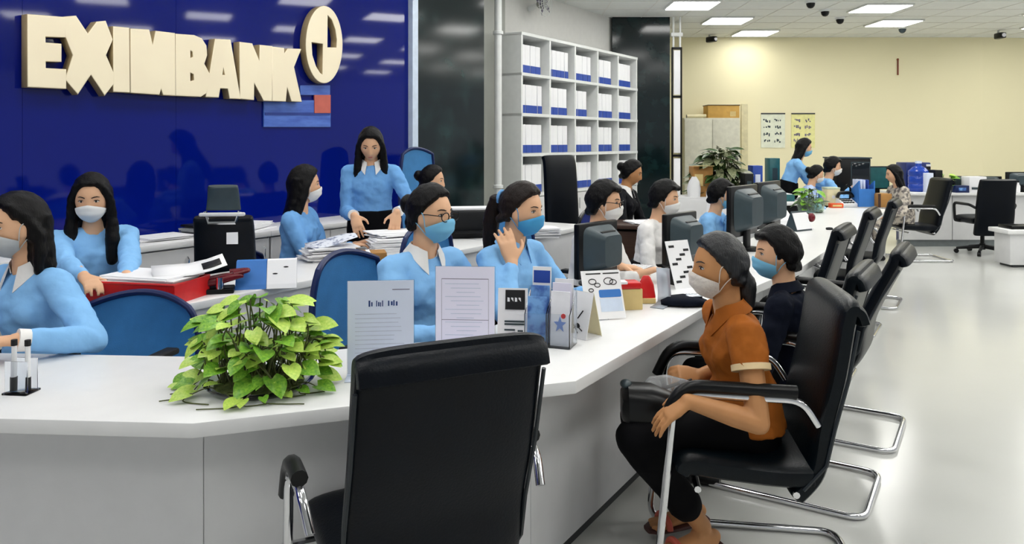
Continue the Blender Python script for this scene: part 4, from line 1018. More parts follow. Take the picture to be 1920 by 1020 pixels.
# picture flyer on an easel
p = on(1142, 600, CT); fz = facing((-.25, .97)); t = thing('flyer_stand', 'tilted white flyer with drawings and a blue ticket printed on it', 'flyer', p, fz)
up = V((0, .42, 1)).normalized()
def onfly(poly, m, nm, d, th=.0008): MB().prism(poly, (0, -d, .004), X, up, Y*th).build(nm, m, t, smooth=False)
onfly([(-.095, 0), (.075, 0), (.075, .20), (-.095, .20)], PAPER, 'flyer_sheet', 0, .0025)
onfly([(-.028, .030), (.068, .030), (.068, .085), (-.028, .085)], mat('pale ticket', (206, 220, 240), .5), 'ticket', .001)
onfly([(-.028+.004, .088), (-.028, .092), (-.028, .115), (-.024, .120), (.064, .120), (.068, .115), (.068, .092), (.064, .088)], BLUEP, 'ticket_header', .001)
onfly([(-.075, .185), (-.01, .185), (-.01, .19), (-.075, .19)], INK, 'header_bar', .001); onfly([(0, .185), (.07, .185), (.07, .19), (0, .19)], INK, 'header_bar', .001)
dr = MB()
for cx, cz, r in ((-.05, .155, .016), (-.03, .14, .012), (.02, .155, .02), (.04, .15, .015), (-.06, .12, .01)):
    dr.tube([V((cx+r*math.cos(a), -.001, .004))+up*(cz-.0+r*.7*math.sin(a)) for a in [2*math.pi*k/12 for k in range(12)]], .0018, 4, closed=True)
o = dr.build('line_drawing', INK, t); o['kind'] = 'stuff'
q = MB(); q.prism([(0, 0), (.13, 0), (.063, .15)], (.0, .012, 0), Y, Z, X*.004); q.build('easel_strut', BLACK, t, smooth=False)
# cream box with red top
p = on(1180, 578, CT); t = thing('gift_box', 'small cream box with red lid on the counter behind the flyer', 'box', p, facing((-.15, .99)))
MB().box((0, 0, .045), (.095, .08, .09), bevel=.003).build('box_body', TAN, t); MB().box((-.008, .0, .104), (.10, .085, .028), bevel=.006).build('red_lid', RED, t)
MB().box((-.045, -.02, .118), (.05, .05, .012), bevel=.003).build('paper_fold', PAPER, t)
p = on(1216, 572, CT); t = thing('red_pouch', 'small red pouch standing behind the cream box', 'pouch', p+V((0, .06, 0)))
q = MB(); q.ell([(V((0, 0, z)), X*w, Y*d) for z, w, d in ((0, .04, .02), (.03, .042, .024), (.08, .034, .018), (.115, .018, .008), (.12, .012, .005))], 16, 3); q.build('pouch', RED, t)
MB().box((0, -.01, -.0+.012), (.075, .05, .022), bevel=.002).build('card_base', TAN, t)
# transparent folded holder
p = on(1240, 574, CT); t = thing('clear_sign_holder', 'empty clear bent acrylic holder standing by the navy pouch', 'sign holder', p, facing((.5, .85)))
q = MB(); q.grid([[V((x, y, z)) for x in (-.03, .03)] for y, z in ((-.06, .003), (.0, .003), (.035, .012), (.04, .05), (.025, .12), (.02, .165))]); q.build('bent_sheet', mat('misty acrylic', (214, 222, 232), .1, trans=.5, ior=1.2), t, solid=.004)
# navy pouch
p = on(1282, 572, CT); t = thing('navy_pouch', 'flat navy cloth pouch with a silver clasp lying on the counter', 'pouch', p, -.15)
q = MB(); q.ell([(V((x, 0, .0+.02*h)), Y*w, Z*.020*h) for x, w, h in ((-.10, .035, .5), (-.07, .065, .9), (0, .075, 1.1), (.06, .06, 1), (.10, .035, .6))], 18, 2.6); q.build('pouch', NAVY, t, disp=.006, dscale=.05)
q = MB(); q.ell([(V((x, .01, .042)), Y*w, Z*.008) for x, w in ((.01, .015), (.04, .03), (.08, .02))], 12); q.build('silver_wrap', mat('crinkled silver', (190, 196, 204), .25, metal=.8), t)
# papers leaning near the fourth monitor
p = on(1296, 548, CT); t = thing('leaflet', 'white printed leaflet leaning before the monitor beside the ochre polo woman', 'leaflet', p+V((0, .1, 0)), facing((-.5, .86)))
q = MB(); q.prism([(-.07, 0), (.08, 0), (.08, .24), (-.07, .24)], (0, 0, 0), X, V((0, .35, 1)).normalized(), Y*.002); q.build('sheet', PAPER, t, smooth=False)
q = MB()
for k in range(9): q.prism([(-.055+.03*(k % 4), .03+.022*k), (-.02+.03*(k % 4), .03+.022*k), (-.02+.03*(k % 4), .042+.022*k), (-.055+.03*(k % 4), .042+.022*k)], (0, -.001, 0), X, V((0, .35, 1)).normalized(), Y*.0006)
o = q.build('print', INK, t, smooth=False); o['kind'] = 'stuff'
q = MB(); q.prism([(0, 0), (.16, 0), (.08, .2)], (0, .005, 0), Y, Z, X*.004); q.build('rear_strut', BLACKM, t, smooth=False)
# clear name stand at the left front
p = on(40, 736, CT); t = thing('pen_holder', 'small clear acrylic pen stand with two dark tipped pens, front left of counter', 'pen holder', p, facing((.1, 1)))
q = MB(); q.box((0, .0, .003), (.075, .06, .006), bevel=.001); q.build('base_plate', GLASS, t)
for y in (-.02, .02): MB().box((0, y, .05), (.07, .003, .09), bevel=.001).build('upright_plate', GLASS, t)
for x in (-.022, .02):
    q = MB(); q.tube([V((x, 0, .008)), V((x, 0, .14))], .007, 8); o = q.build('pen', PAPER, t)
    MB().tube([V((x, 0, .007)), V((x, 0, .045))], .0085, 8).build('pen_grip', INK, o); MB().tube([V((x, 0, .135)), V((x, 0, .152))], .0085, 8).build('pen_cap', INK, o)

# ================================================================= vine in a shallow bowl
def leaf_mesh(w=1.0, cup=.25, heart=.18):
    mb = MB(); rows = []; n = 6
    for i in range(n+1):
        v = i/n; ww = w*.5*(math.sin(math.pi*min(1, v*.86+.14))**.75)*(1-v*.35) if i < n else .004
        rows.append([V((u*ww, v-heart*abs(u)*(1-v)**3*1.0, cup*(abs(u)*ww*1.1)-.28*(v-.3)**2+.02)) for u in (-1, -.5, 0, .5, 1)])
    mb.grid(rows); me = bpy.data.meshes.new('leaf'); bmesh.ops.recalc_face_normals(mb.bm, faces=mb.bm.faces); mb.bm.to_mesh(me); mb.bm.free(); me.shade_smooth(); return me
LM = {}
for key, m, a in (('g', LEAF, (.95, .25)), ('p', LEAF2, (.9, .12)), ('d', LEAFD, (.5, .2)), ('w', LEAFP, (.55, .2))):
    LM[key] = leaf_mesh(*a); LM[key].materials.append(m)
def leaf(parent, p, d, up, size, key):
    y = d.normalized(); x = y.cross(up).normalized(); z = x.cross(y)
    o = bpy.data.objects.new('leaf', LM[key]); COL.objects.link(o); o.parent = parent
    o.matrix_local = Matrix(((x.x*size, y.x*size, z.x*size, p.x), (x.y*size, y.y*size, z.y*size, p.y), (x.z*size, y.z*size, z.z*size, p.z), (0, 0, 0, 1))); return o
def vine(lab, loc, rx, ry, rz_, n, keys, smin, smax, seed, bowl, stem_m=STEM, name='potted_vine', srad=.0022):
    r = random.Random(seed); t = thing(name, lab, 'plant', loc)
    bowl(t)
    for k in range(n):
        a = r.uniform(0, 2*math.pi); f = math.sqrt(r.random()); h = r.random()**1.05
        rim = math.sqrt(max(.05, 1-(h*.92)**2)) if h > .25 else .85+.6*(h)
        e = V((rx*rim*f**.6*math.cos(a), ry*rim*f**.6*math.sin(a), .025+rz_*h))
        b = V((rx*.62*f*math.cos(a+r.uniform(-.7, .7)), ry*.62*f*math.sin(a+r.uniform(-.5, .5)), .02))
        mid = b.lerp(e, .55)+V((r.uniform(-.12, .12)*rx, r.uniform(-.12, .12)*rx, .25*rz_*(1-h)+.02))
        pts = smooth_path([b, mid, e], 4)
        MB().tube(pts, srad, 5).build('stem', stem_m, t)
        out = V((math.cos(a)*(.5+f), math.sin(a)*(.5+f), r.uniform(-.7, .25)))+V((r.uniform(-.5, .5), r.uniform(-.5, .5), 0))
        up = V((r.uniform(-.4, .4), r.uniform(-.75, 0), 1)).normalized()
        leaf(t, e, out, up, r.uniform(smin, smax), r.choice(keys))
        if r.random() < .75: leaf(t, pts[r.choice((3, 4, 5, 6))]+V((0, 0, .004)), out+V((r.uniform(-1, 1), r.uniform(-1, 1), .2)), up, r.uniform(smin, smax)*.85, r.choice(keys))
    return t
def glassbowl(t):
    q = MB(); q.lathe([(.10, 0), (.135, .004), (.155, .022), (.158, .026), (.152, .026), (.13, .009), (.001, .006)], seg=32); q.build('glass_dish', GLASS, t)
    q = MB(); q.lathe([(.001, .012), (.10, .0125), (.128, .015), (.125, .019), (.06, .026), (.001, .028)], seg=24); q.build('moss', mat('wet moss', (120, 128, 70), .8, rgb2=(70, 84, 40), scale=40, bump=.8), t)
vine('leafy light green pothos vine in a low glass dish on the counter', on(487, 726, CT), .225, .15, .235, 120, ['g', 'g', 'p', 'p'], .042, .080, 5, glassbowl)
pv = [o for o in bpy.data.objects if o.name == 'potted_vine'][0]
rr = random.Random(9)
for k in range(9):                                            # trailing roots and runners on the table
    a = math.pi*(1+(k+rr.random())/9)
    q = smooth_path([V((.13*math.cos(a), .13*math.sin(a), .025)), V((.165*math.cos(a), .16*math.sin(a), .03)), V(((.19+.02*rr.random())*math.cos(a+rr.uniform(-.3, .3)), .18*math.sin(a+.1), .005)), V(((.2+.05*rr.random())*math.cos(a+rr.uniform(-.5, .5)), (.17+.04*rr.random())*math.sin(a+.25), .004))], 5)
    MB().tube(q, .0018, 5).build('runner', STEM, pv)
    leaf(pv, q[8]+V((0, 0, .006)), V((math.cos(a), math.sin(a), -.1)), V((0, -.4, 1)), rr.uniform(.035, .06), rr.choice('gp'))
p = on(337, 725, CT); t = thing('fallen_leaf', 'single dark and pale leaf lying on the counter left of the vine', 'leaf', p)
o = leaf(t, V((0, 0, .008)), V((.2, 1, .5)), V((0, -.4, 1)), .062, 'g'); o = leaf(t, V((-.012, -.03, .006)), V((.6, .8, .2)), V((0, -.3, 1)), .04, 'p')

# ================================================================= monitors, keyboards
FN = -N2
monitor('black monitor seen from behind, nearest, before the clerk in white top with glasses', V((.43, 3.95, CT)), FN+U2*.15, w=.34, h=.275, z=.04)
monitor('black monitor seen from behind, beside the head of the woman in ochre', V((.945, 4.36, CT)), FN+U2*.15, w=.34, h=.285, z=.04)
monitor('black monitor seen from behind the heads of the two seated customers, left one', V((1.555, 5.22, CT)), FN+U2*.1, w=.46, h=.34)
monitor('black monitor seen from behind above the navy customer, right one', V((1.90, 5.75, CT)), FN+U2*.1, w=.46, h=.34)
def keyboard(lab, p, face):
    t = thing('keyboard', lab, 'keyboard', p, facing(face)); MB().box((0, 0, .011), (.42, .14, .018), bevel=.004).build('keyboard_case', PANEL, t)
    for r_ in range(4):
        for c in range(13): MB()
    q = MB()
    for r_ in range(5):
        for c in range(14): q.box((-.19+c*.0292, -.05+r_*.025, .022), (.024, .020, .006))
    o = q.build('keys', PAPER, t, smooth=False); o['kind'] = 'stuff'
keyboard('white keyboard under the hand of the clerk in white with glasses', on(1178, 514, CT), FN)

# black office chair with head rest, and far things on the back desks
exec_chair('black office chair with slate headrest and a white tag on its back', P(446, 4.55), (-.12, 1), back=1.215, W=.33, head=True)
oc = [o for o in bpy.data.objects if o.name.startswith('office_chair') and 'white tag' in o.get('label', '')][0]
MB().box((.05, -.352, .93), (.06, .006, .066)).build('paper_tag', PAPER, oc, smooth=False)
# desk things: red tray
p = on(285, 563, DZ); t = thing('document_tray', 'red plastic document tray full of white papers on the nearest back desk', 'tray', p+V((-.04, .06, 0)), -.2)
q = MB(); w, d, h = .43, .26, .085
q.box((0, 0, .004), (w, d, .008))
for sx in (-1, 1): q.box((sx*w/2, 0, h/2), (.006, d, h))
for sy in (-1, 1): q.box((0, sy*d/2, h/2), (w, .006, h))
q.tube([V((-w/2, -d/2, h)), V((w/2, -d/2, h)), V((w/2, d/2, h)), V((-w/2, d/2, h))], .007, 6, closed=True); q.build('tray', RED, t, smooth=False)
def sheets(lab, p, rz, w, d, n, name='paper_stack', m=PAPER, jitter=.012, group=None, th=.004):
    t = thing(name, lab, 'papers', p, rz, group)
    for k in range(n):
        MB().box((random.uniform(-jitter, jitter), random.uniform(-jitter, jitter), th*(k+.5)), (w, d, th*.9), rot=random.uniform(-.12, .12)).build('sheet', m, t, smooth=False)
    return t
sheets('stack of white papers heaped over the red tray', p+V((-.04, .08, .012)), -.2, .36, .23, 18, th=.0052, jitter=.014)
q_ = p+V((.12, .12, .106)); t = thing('paper', 'white sheet curling up with black print at the back of the red tray', 'paper', q_, .5)
q = MB(); q.grid([[V((x, y*.5, .012+.10*max(0, x)**1.0+.9*max(0, x)**2+y*.10)) for y in (-.16, -.05, .05, .16)] for x in (-.16, -.08, 0, .08, .15)]); q.build('sheet', PAPER, t, solid=.0015)
q = MB(); q.grid([[V((x, y*.5, .016+.10*max(0, x)**1.0+.9*max(0, x)**2+y*.10)) for y in (-.10, -.03, .06)] for x in (.05, .10, .13)]); q.build('print_patch', INK, t, solid=.001)
p = on(408, 548, DZ); t = thing('hole_punch', 'glossy maroon hole punch beside the red tray', 'hole punch', p, .3)
MB().box((0, 0, .012), (.15, .11, .024), bevel=.006).build('base', BLACK, t)
q = MB(); q.ell([(V((x, 0, z)), Y*w, Z*hh) for x, z, w, hh in ((-.09, .035, .03, .012), (-.05, .05, .045, .022), (.02, .062, .045, .022), (.09, .075, .035, .016), (.115, .072, .02, .008))], 16, 3); q.build('lever', MAROON, t)
for sy in (-1, 1): MB().cyl((.01, sy*.036, .02), (.01, sy*.036, .075), .017).build('punch_post', CHROME, t)
MB().tube(smooth_path([V((.07, -.02, .085)), V((.13, 0, .095)), V((.12, .05, .09)), V((.05, .05, .085))], 4), .012, 8).build('handle_loop', MAROON, t)
p = on(492, 538, DZ); t = thing('ticket_box', 'blue and white sloping display box on the nearest back desk', 'display box', p, facing((-.25, .97)))
def slope(x0, x1, m, nm, y0=.0):
    q = MB(); q.prism([(-.06, 0), (.07, 0), (.07, .125), (.02, .125), (-.05, .02)], (x0, 0, 0), Y, Z, X*(x1-x0)); return q.build(nm, m, t, smooth=False)
slope(-.12, .02, BLUEP, 'blue_wedge'); slope(.022, .16, PAPER, 'white_wedge')
q = MB(); q.prism([(-.11, .035), (.01, .035), (.01, .075), (-.11, .075)], (0, -.042, -.0), X, V((0, .55, .83)), V((0, -.003, .002))); q.build('white_card', PAPERB, t, smooth=False)
for a, b in ((.06, .03), (.11, .06)):
    q = MB(); q.ball((0, 0, 0), (.014, .004, .010), u=10, v=6); q.bm.transform(Matrix.Translation((a, -.035+b*.62, .035+b*.93)) @ Matrix.Rotation(.97, 4, 'X')); q.build('black_mark', INK, t)
# papers on the low cabinet
tt = wall_px(330, 0)[0]
for i, (dt, dd, n, lb) in enumerate(((-.25, .2, 4, 'white papers on the left of the low cabinet before the blue wall'), (.12, .22, 9, 'grey and white folders in the middle of the low cabinet'), (.45, .18, 7, 'papers on the low cabinet near the black headrest chair'))):
    sheets(lb, wall(tt+dt, .84, dd), AX+.2*i, .30, .24, n, m=PAPER if i != 1 else mat('grey folder', (150, 154, 156), .6), th=.006, jitter=.03)
sheets('dark folder lying on the low cabinet papers', wall(tt+.12, .895, .2), AX+.1, .3, .2, 2, name='folder', m=BLACKM, th=.007)
# paper piles on the second desk
d2 = K+U2*1.26
def dpt(px, py, z=DZ): return on(px, py, z)
sheets('messy pile of printed papers beside the clerk in profile', dpt(618, 487), .5, .27, .20, 14, jitter=.03, th=.006)
t = thing('paper', 'crumpled printed sheet on top of the messy paper pile', 'paper', dpt(622, 487)+V((0, 0, .088)), .3)
q = MB(); q.grid([[V((x*.9, y*.7, .02+.03*math.sin(9*x+4*y)+.06*abs(x)))for y in (-.13, -.06, 0, .07, .13)] for x in (-.17, -.1, -.04, .03, .1, .16)]); q.build('sheet', mat('printed paper', (226, 230, 240), .7, rgb2=(120, 130, 160), scale=30, thr=(.5, .62)), t, solid=.0015)
for i, (px, py, lb, m) in enumerate(((690, 498, 'brown cardboard box with pale tape beside the paper piles', BROWN), (655, 500, 'flat tan cardboard folder box at the left of the brown box', TAN))):
    t = thing('cardboard_box', lb, 'box', dpt(px, py), .25+.1*i); MB().box((0, 0, .04), (.20-.04*i, .15, .08-.03*i), bevel=.003).build('carton', m, t); MB().box((.0, 0, .0405), (.022, .153, .0815-.03*i)).build('tape', PAPER, t, smooth=False)
sheets('tall stack of white papers in front of the standing woman', dpt(735, 476), .3, .27, .21, 16, jitter=.014, th=.0065)
sheets('slanted open documents on the tall paper stack', dpt(740, 472)+V((0, 0, .108)), .6, .30, .22, 4, jitter=.05, th=.006)
sheets('white paper bundle on the desk behind the turquoise mask', on(1012, 445, DZ)+V((0.0, .05, 0)), .2, .26, .2, 10, th=.007)
p = on(880, 450, DZ); t = thing('printer', 'black printer with white top papers between the two masked clerks', 'printer', p+V((0, .25, 0)), .2)
MB().box((0, 0, .10), (.40, .32, .20), bevel=.015).build('printer_body', BLACKM, t); MB().box((0, -.17, .05), (.30, .06, .02), bevel=.003).build('paper_tray', BLACK, t); MB().box((0, .02, .207), (.30, .21, .012)).build('paper', PAPER, t, smooth=False)
# low dark desk of the suited person
o_ = V((1.17, 6.72, 0)); t = thing('manager_desk', 'dark brown desk with white top papers before the suited person', 'desk', V((o_.x, o_.y, 0)), AX-math.pi/2+.35)
MB().box((0, 0, .735), (.90, .50, .035), bevel=.006).build('desktop', WOOD, t)
for x in (-.43, .43): MB().box((x, 0, .36), (.03, .46, .715)).build('side_panel', WOOD, t, smooth=False)
MB().box((0, -.2, .42), (.84, .02, .55)).build('modesty_panel', WOOD, t, smooth=False)
sheets('open white papers on the dark desk of the suited person', V((o_.x, o_.y, .753)), .3, .34, .24, 4)
# second dark pillar side: dark bag held by the ochre polo woman
hp = at(1232, 752, 2.62); t = thing('handbag', 'black handbag on the lap of the woman in ochre polo', 'bag', hp-V((0.02, 0, .085)), -.05)
q = MB(); q.ell([(V((x, 0, z)), Y*w, Z*hh) for x, z, w, hh in ((-.10, .075, .05, .045), (-.08, .07, .07, .075), (0, .06, .075, .08), (.09, .045, .07, .06), (.13, .04, .04, .03))], 18, 2.8); q.build('bag_body', BLACK, t, disp=.01, dscale=.06)
MB().ball((-.085, 0, .142), (.02, .03, .014)).build('clasp', SLATE, t)
t = thing('plastic_bag', 'crumpled clear plastic bag in the right hand of the woman in ochre', 'bag', at(1250, 738, 2.70)); q = MB(); q.ell([(V((x, 0, z)), Y*w, Z*hh) for x, z, w, hh in ((-.10, -.02, .02, .03), (-.06, .0, .04, .06), (.0, .015, .04, .05), (.06, .03, .02, .02), (.085, .035, .01, .008))], 18); q.build('bag_film', BAGP, t, disp=.03, dscale=.05)
q = at(1262, 722, 2.72); t = thing('pen', 'black pen held in the right hand of the woman in ochre', 'pen', q); MB().tube([V((-.05, -.01, -.012)), V((.07, .02, .012))], .0055, 8).build('pen_body', INK, t); MB().tube([V((-.058, -.012, -.0135)), V((-.05, -.01, -.012))], .003, 6).build('pen_tip', CHROME, t)

# ================================================================= far part of the hall
# things along the far end of the counter
def cbox(name, lab, cat, px, py, w, d, h, m, rz=0, bevel=.006, z=CT, lid=None):
    p = on(px, py, z); t = thing(name, lab, cat, p+V((0, d/2, 0)), rz); MB().box((0, 0, h/2), (w, d, h), bevel=bevel).build('body', m, t)
    if lid: MB().box((0, 0, h+.008), (w*1.03, d*1.03, .02), bevel=.003).build('lid', lid, t)
    return t
t = cbox('cream_canister', 'pale cream canister box on the far end of the counter', 'canister', 1563, 386, .15, .15, .19, CREAMP, lid=mat('pale green lid', (196, 206, 180), .4)); MB().cyl((0, -.078, .10), (0, -.07, .10), .02).build('tap', PANEL, t)
t = cbox('orange_box', 'small orange red box lying before the cream canister', 'box', 1570, 390, .14, .08, .05, ORNG); MB().box((0, -.041, .025), (.10, .002, .02)).build('band', TAN, t, smooth=False)
p = on(1594, 388, CT); t = thing('desk_phone', 'white desk telephone with black keys on the far end of the counter', 'telephone', p+V((0, .1, 0)), .2)
q = MB(); q.prism([(-.08, 0), (.08, 0), (.08, .08), (.04, .085), (-.08, .03)], (-.09, 0, 0), Y, Z, X*.18); q.build('phone_body', PAPER, t, smooth=False)
MB().tube(fillet([V((-.1, .02, .10)), V((-.07, .03, .15)), V((.07, .03, .15)), V((.1, .02, .10))], .03), .02, 8).build('handset', BLACK, t)
for r_ in range(3):
    for c in range(4): MB().box((-.06+c*.035, -.055+r_*.035, .046+r_*.018), (.024, .02, .012)).build('key', BLACK, t, smooth=False)
MB().tube([V((.08, .05, .0)), V((.1, .07, .2)), V((.06, .08, .24))], .012, 6).build('stand_arm', BLACK, t)
t = thing('blue_folder', 'tall bright blue file holder on the far end of the counter', 'file holder', on(1626, 388, CT)+V((0, .14, 0)), 0)
q = MB(); q.prism([(-.13, 0), (.12, 0), (.12, .16), (-.13, .29)], (-.09, 0, 0), Y, Z, X*.012); q.prism([(-.13, 0), (.12, 0), (.12, .16), (-.13, .29)], (.08, 0, 0), Y, Z, X*.012); q.box((0, -.13, .10), (.18, .008, .20)); q.box((0, .12, .08), (.18, .008, .16)); q.build('holder', BLUEP, t, smooth=False)
for x in (-.05, -.01, .03): MB().box((x, .0, .155), (.012, .21, .29), bevel=.002).build('file', PAPERB if x < 0 else BLUED, t, smooth=False)
t = cbox('brown_case', 'brown cardboard case on the far end of the counter by the floral customer', 'box', 1659, 389, .16, .18, .15, BROWN); MB().box((-.06, -.0, .075), (.03, .185, .152)).build('dark_strap', WOOD, t, smooth=False)
p = on(1534, 392, CT); t = thing('folded_cloth', 'pale blue folded cloth on the counter beside the glass plant jar', 'cloth', p); q = MB(); q.ell([(V((0, 0, z)), X*w, Y*d) for z, w, d in ((0, .08, .06), (.02, .085, .06), (.045, .05, .04), (.055, .01, .01))], 16); q.build('cloth', mat('pale blue cloth', (150, 190, 226), .8), t, disp=.008)
def jar(t):
    q = MB(); q.lathe([(.11, 0), (.13, .02), (.135, .10), (.12, .15), (.115, .15), (.128, .10), (.12, .015), (.001, .01)], seg=24); q.build('glass_jar', mat('greenish glass', (210, 226, 210), .05, trans=.9, ior=1.2), t)
vine('green water plant in a round glass jar on the far part of the counter', on(1520, 398, CT), .14, .12, .22, 26, ['g', 'd', 'g'], .07, .11, 11, jar, name='jar_plant', srad=.003)
p = on(1463, 424, CT); t = thing('card_printer', 'white card terminal with dark slot on the middle of the counter', 'terminal', p+V((0, .1, 0)), .3)
q = MB(); q.prism([(-.09, 0), (.09, 0), (.09, .13), (.03, .15), (-.09, .05)], (-.11, 0, 0), Y, Z, X*.22); q.build('case', PAPER, t, smooth=False); MB().box((0, -.02, .10), (.12, .05, .05), bevel=.004).build('slot', BLACK, t)
MB().box((.06, .06, .19), (.07, .03, .10), bevel=.005).build('display', STEEL, t)
p = on(1520, 432, CT); t = thing('webcam', 'small white camera stand with red lens on the counter', 'camera', p+V((-.02, .06, 0)), .4)
MB().box((0, 0, .006), (.10, .08, .012), bevel=.003).build('foot', PAPER, t); MB().tube([V((0, 0, .01)), V((0, 0, .09))], .009).build('stem', BLACK, t); MB().box((-.04, 0, .10), (.10, .06, .07), bevel=.012).build('head', PAPER, t); MB().ball((.045, -.02, .10), (.032, .03, .038)).build('lens', MAROON, t)
p = on(1497, 432, CT); t = thing('name_plate', 'dark slanted name plate standing on the counter behind the navy customer', 'name plate', p, .6); q = MB(); q.prism([(-.06, 0), (.06, 0), (0, .16)], (-.1, 0, 0), Y, Z, X*.2); q.build('plate', SLATE, t, smooth=False); MB().prism([(-.095, .015), (.095, .015), (.095, .155), (-.095, .155)], (0, -.0615, 0), X, V((0, .35, .94)).normalized(), V((0, -.0015, .0005))).build('face_card', PAPER, t, smooth=False)
p = on(1555, 431, CT); t = thing('black_mouse', 'tiny black remote lying alone on the white counter', 'remote', p); MB().box((0, 0, .01), (.055, .03, .02), bevel=.008).build('body', INK, t); MB().box((0, 0, .0205), (.02, .012, .002)).build('button', SLATE, t)
t = sheets('white papers beside the card terminal on the counter', on(1440, 440, CT)+V((0, .1, 0)), .4, .25, .2, 5)
# far cross desk with big devices
yb = 9.95; t = thing('far_desk', 'white desk run at the far end behind the leaning woman', 'desk', V((3.6, yb, 0)))
MB().box((0, 0, .735), (2.1, .7, .03), bevel=.005).build('desktop', WHITE, t); MB().box((0, -.3, .36), (2.05, .02, .70)).build('front_panel', PANEL, t, smooth=False)
for x in (-1.03, 1.03): MB().box((x, 0, .36), (.03, .66, .715)).build('side_panel', PANEL, t, smooth=False)
p = at(1591, 345, 9.85); t = thing('large_printer', 'large black boxy machine with glass door at the far end', 'machine', V((p.x, 9.9, .75)))
hh = at(0, 297, 9.85).z-.75; MB().box((0, 0, hh/2), (.42, .42, hh), bevel=.01).build('machine_body', BLACK, t); MB().box((.08, -.213, hh*.62), (.22, .012, hh*.55), bevel=.004).build('glass_door', SCREEN, t); MB().box((.08, -.208, hh*.62), (.24, .012, hh*.6)).build('door_frame', SLATE, t, smooth=False); MB().box((0, -.0, hh+.008), (.44, .44, .016)).build('top_cover', SLATE, t, smooth=False)
# far right counter
yf = 10.7; x0, x1 = at(1690, 0, yf).x, at(1990, 0, yf).x
t = thing('far_counter', 'white counter at the far right before the yellow wall', 'counter', V(((x0+x1)/2, yf, 0)))
MB().box((0, .3, .735), (x1-x0, .66, .035), bevel=.005).build('worktop', WHITE, t)
n = 3
for k in range(n): MB().box((-(x1-x0)/2+(k+.5)*(x1-x0)/n, .07, .405), ((x1-x0)/n-.012, .03, .62), bevel=.002, seg=1).build('front_panel', PANEL, t, smooth=False)
MB().box((0, .10, .05), (x1-x0, .03, .10)).build('plinth', mat('grey plinth', (120, 126, 128), .4), t, smooth=False)
FZ = .7525
def farp(px, dy=.2): return V((at(px, 0, yf+dy).x, yf+dy, FZ))
# behind: big screens, partitions and the water bottle
monitor('teal tinted monitor with pale display on the far counter, left end', farp(1640, .1)+V((.0, 0, -.0)), (.15, -1), w=.30, h=.30, screen=TEAL, group=None)
bpy.data.objects[[o.name for o in bpy.data.objects if o.get('label', '').startswith('teal tinted')][0]].location = V((at(1640, 0, 10.2).x, 10.1, .75))
p = farp(1722, .3); t = thing('water_bottle', 'large blue water bottle upright on the far counter', 'bottle', p)
MB().lathe([(.001, 0), (.12, .002), (.135, .02), (.135, .10), (.128, .11), (.135, .12), (.135, .21), (.128, .22), (.135, .23), (.135, .29), (.09, .34), (.045, .36), (.04, .40), (.001, .402)]).build('bottle_body', WATERB, t); MB().lathe([(.001, .40), (.043, .40), (.043, .43), (.001, .432)]).build('cap', PAPERB, t)
t = thing('office_water_dispenser', 'dark blue dispenser cabinet behind the water bottle', 'dispenser', farp(1712, .62)-V((.0, 0, FZ)))
MB().box((0, 0, .58), (.36, .3, 1.16), bevel=.015).build('dispenser_body', mat('dark blue plastic', (28, 46, 110), .3), t); MB().box((.1, -.155, 1.0), (.14, .02, .2), bevel=.004).build('tap_panel', BLACK, t); MB().box((.14, -.155, 1.12), (.06, .02, .03)).build('indicator', PAPER, t, smooth=False)
for i, (px, m, lb, h) in enumerate(((1735, PAPERB, 'white upright document box next to the blue water bottle', .27), (1752, BLACKM, 'black upright file box on the far counter', .31))):
    t = thing('file_box', lb, 'file box', farp(px, .2)); MB().box((0, 0, h/2), (.10, .24, h), bevel=.004).build('case', m, t); MB().box((.0, -.121, h*.3), (.05, .003, .06)).build('label_card', PAPER if m is BLACKM else BLUED, t, smooth=False)
def smallpot(t):
    q = MB(); q.lathe([(.05, 0), (.075, .09), (.08, .10), (.07, .10), (.065, .08), (.001, .075)]); q.build('pot', PAPER, t)
vine('small bushy green plant in a white pot on the far counter', farp(1776, .25), .15, .12, .22, 22, ['g', 'd', 'p'], .07, .11, 21, smallpot, name='potted_plant', srad=.003)
monitor('wide dark monitor on the far counter left of the black high backed chair', farp(1812, .3), (0, 1), w=.44, h=.16, z=.06, group=None)
monitor('wide dark monitor on the far counter directly behind the black chair', farp(1850, .45), (.1, 1), w=.40, h=.15, z=.06, group=None)
monitor('dark monitor at the far right edge of the far counter', farp(1912, .25), (.0, 1), w=.40, h=.22, z=.06, group=None)
t = cbox('white_printer', 'white desktop printer on the far counter beside the high backed chair', 'printer', 1822, 362, .24, .2, .22, PAPER, z=FZ); t.location = farp(1826, .12); MB().box((0, -.10, .06), (.18, .02, .03)).build('slot', SLATE, t, smooth=False)
t = cbox('navy_box', 'small navy box on the edge of the far counter', 'box', 1806, 364, .19, .12, .10, NAVYP, z=FZ); t.location = farp(1800, .06); MB().box((0, -.06, .05), (.1, .003, .04)).build('label_card', BLUEL, t, smooth=False)
t = thing('white_bottle', 'slim white bottle on the far right counter', 'bottle', farp(1909, .05)); MB().lathe([(.001, 0), (.025, .002), (.027, .09), (.012, .12), (.012, .14), (.001, .142)]).build('bottle_body', PAPER, t); MB().lathe([(.001, .14), (.014, .14), (.014, .165), (.001, .167)]).build('cap', INK, t)
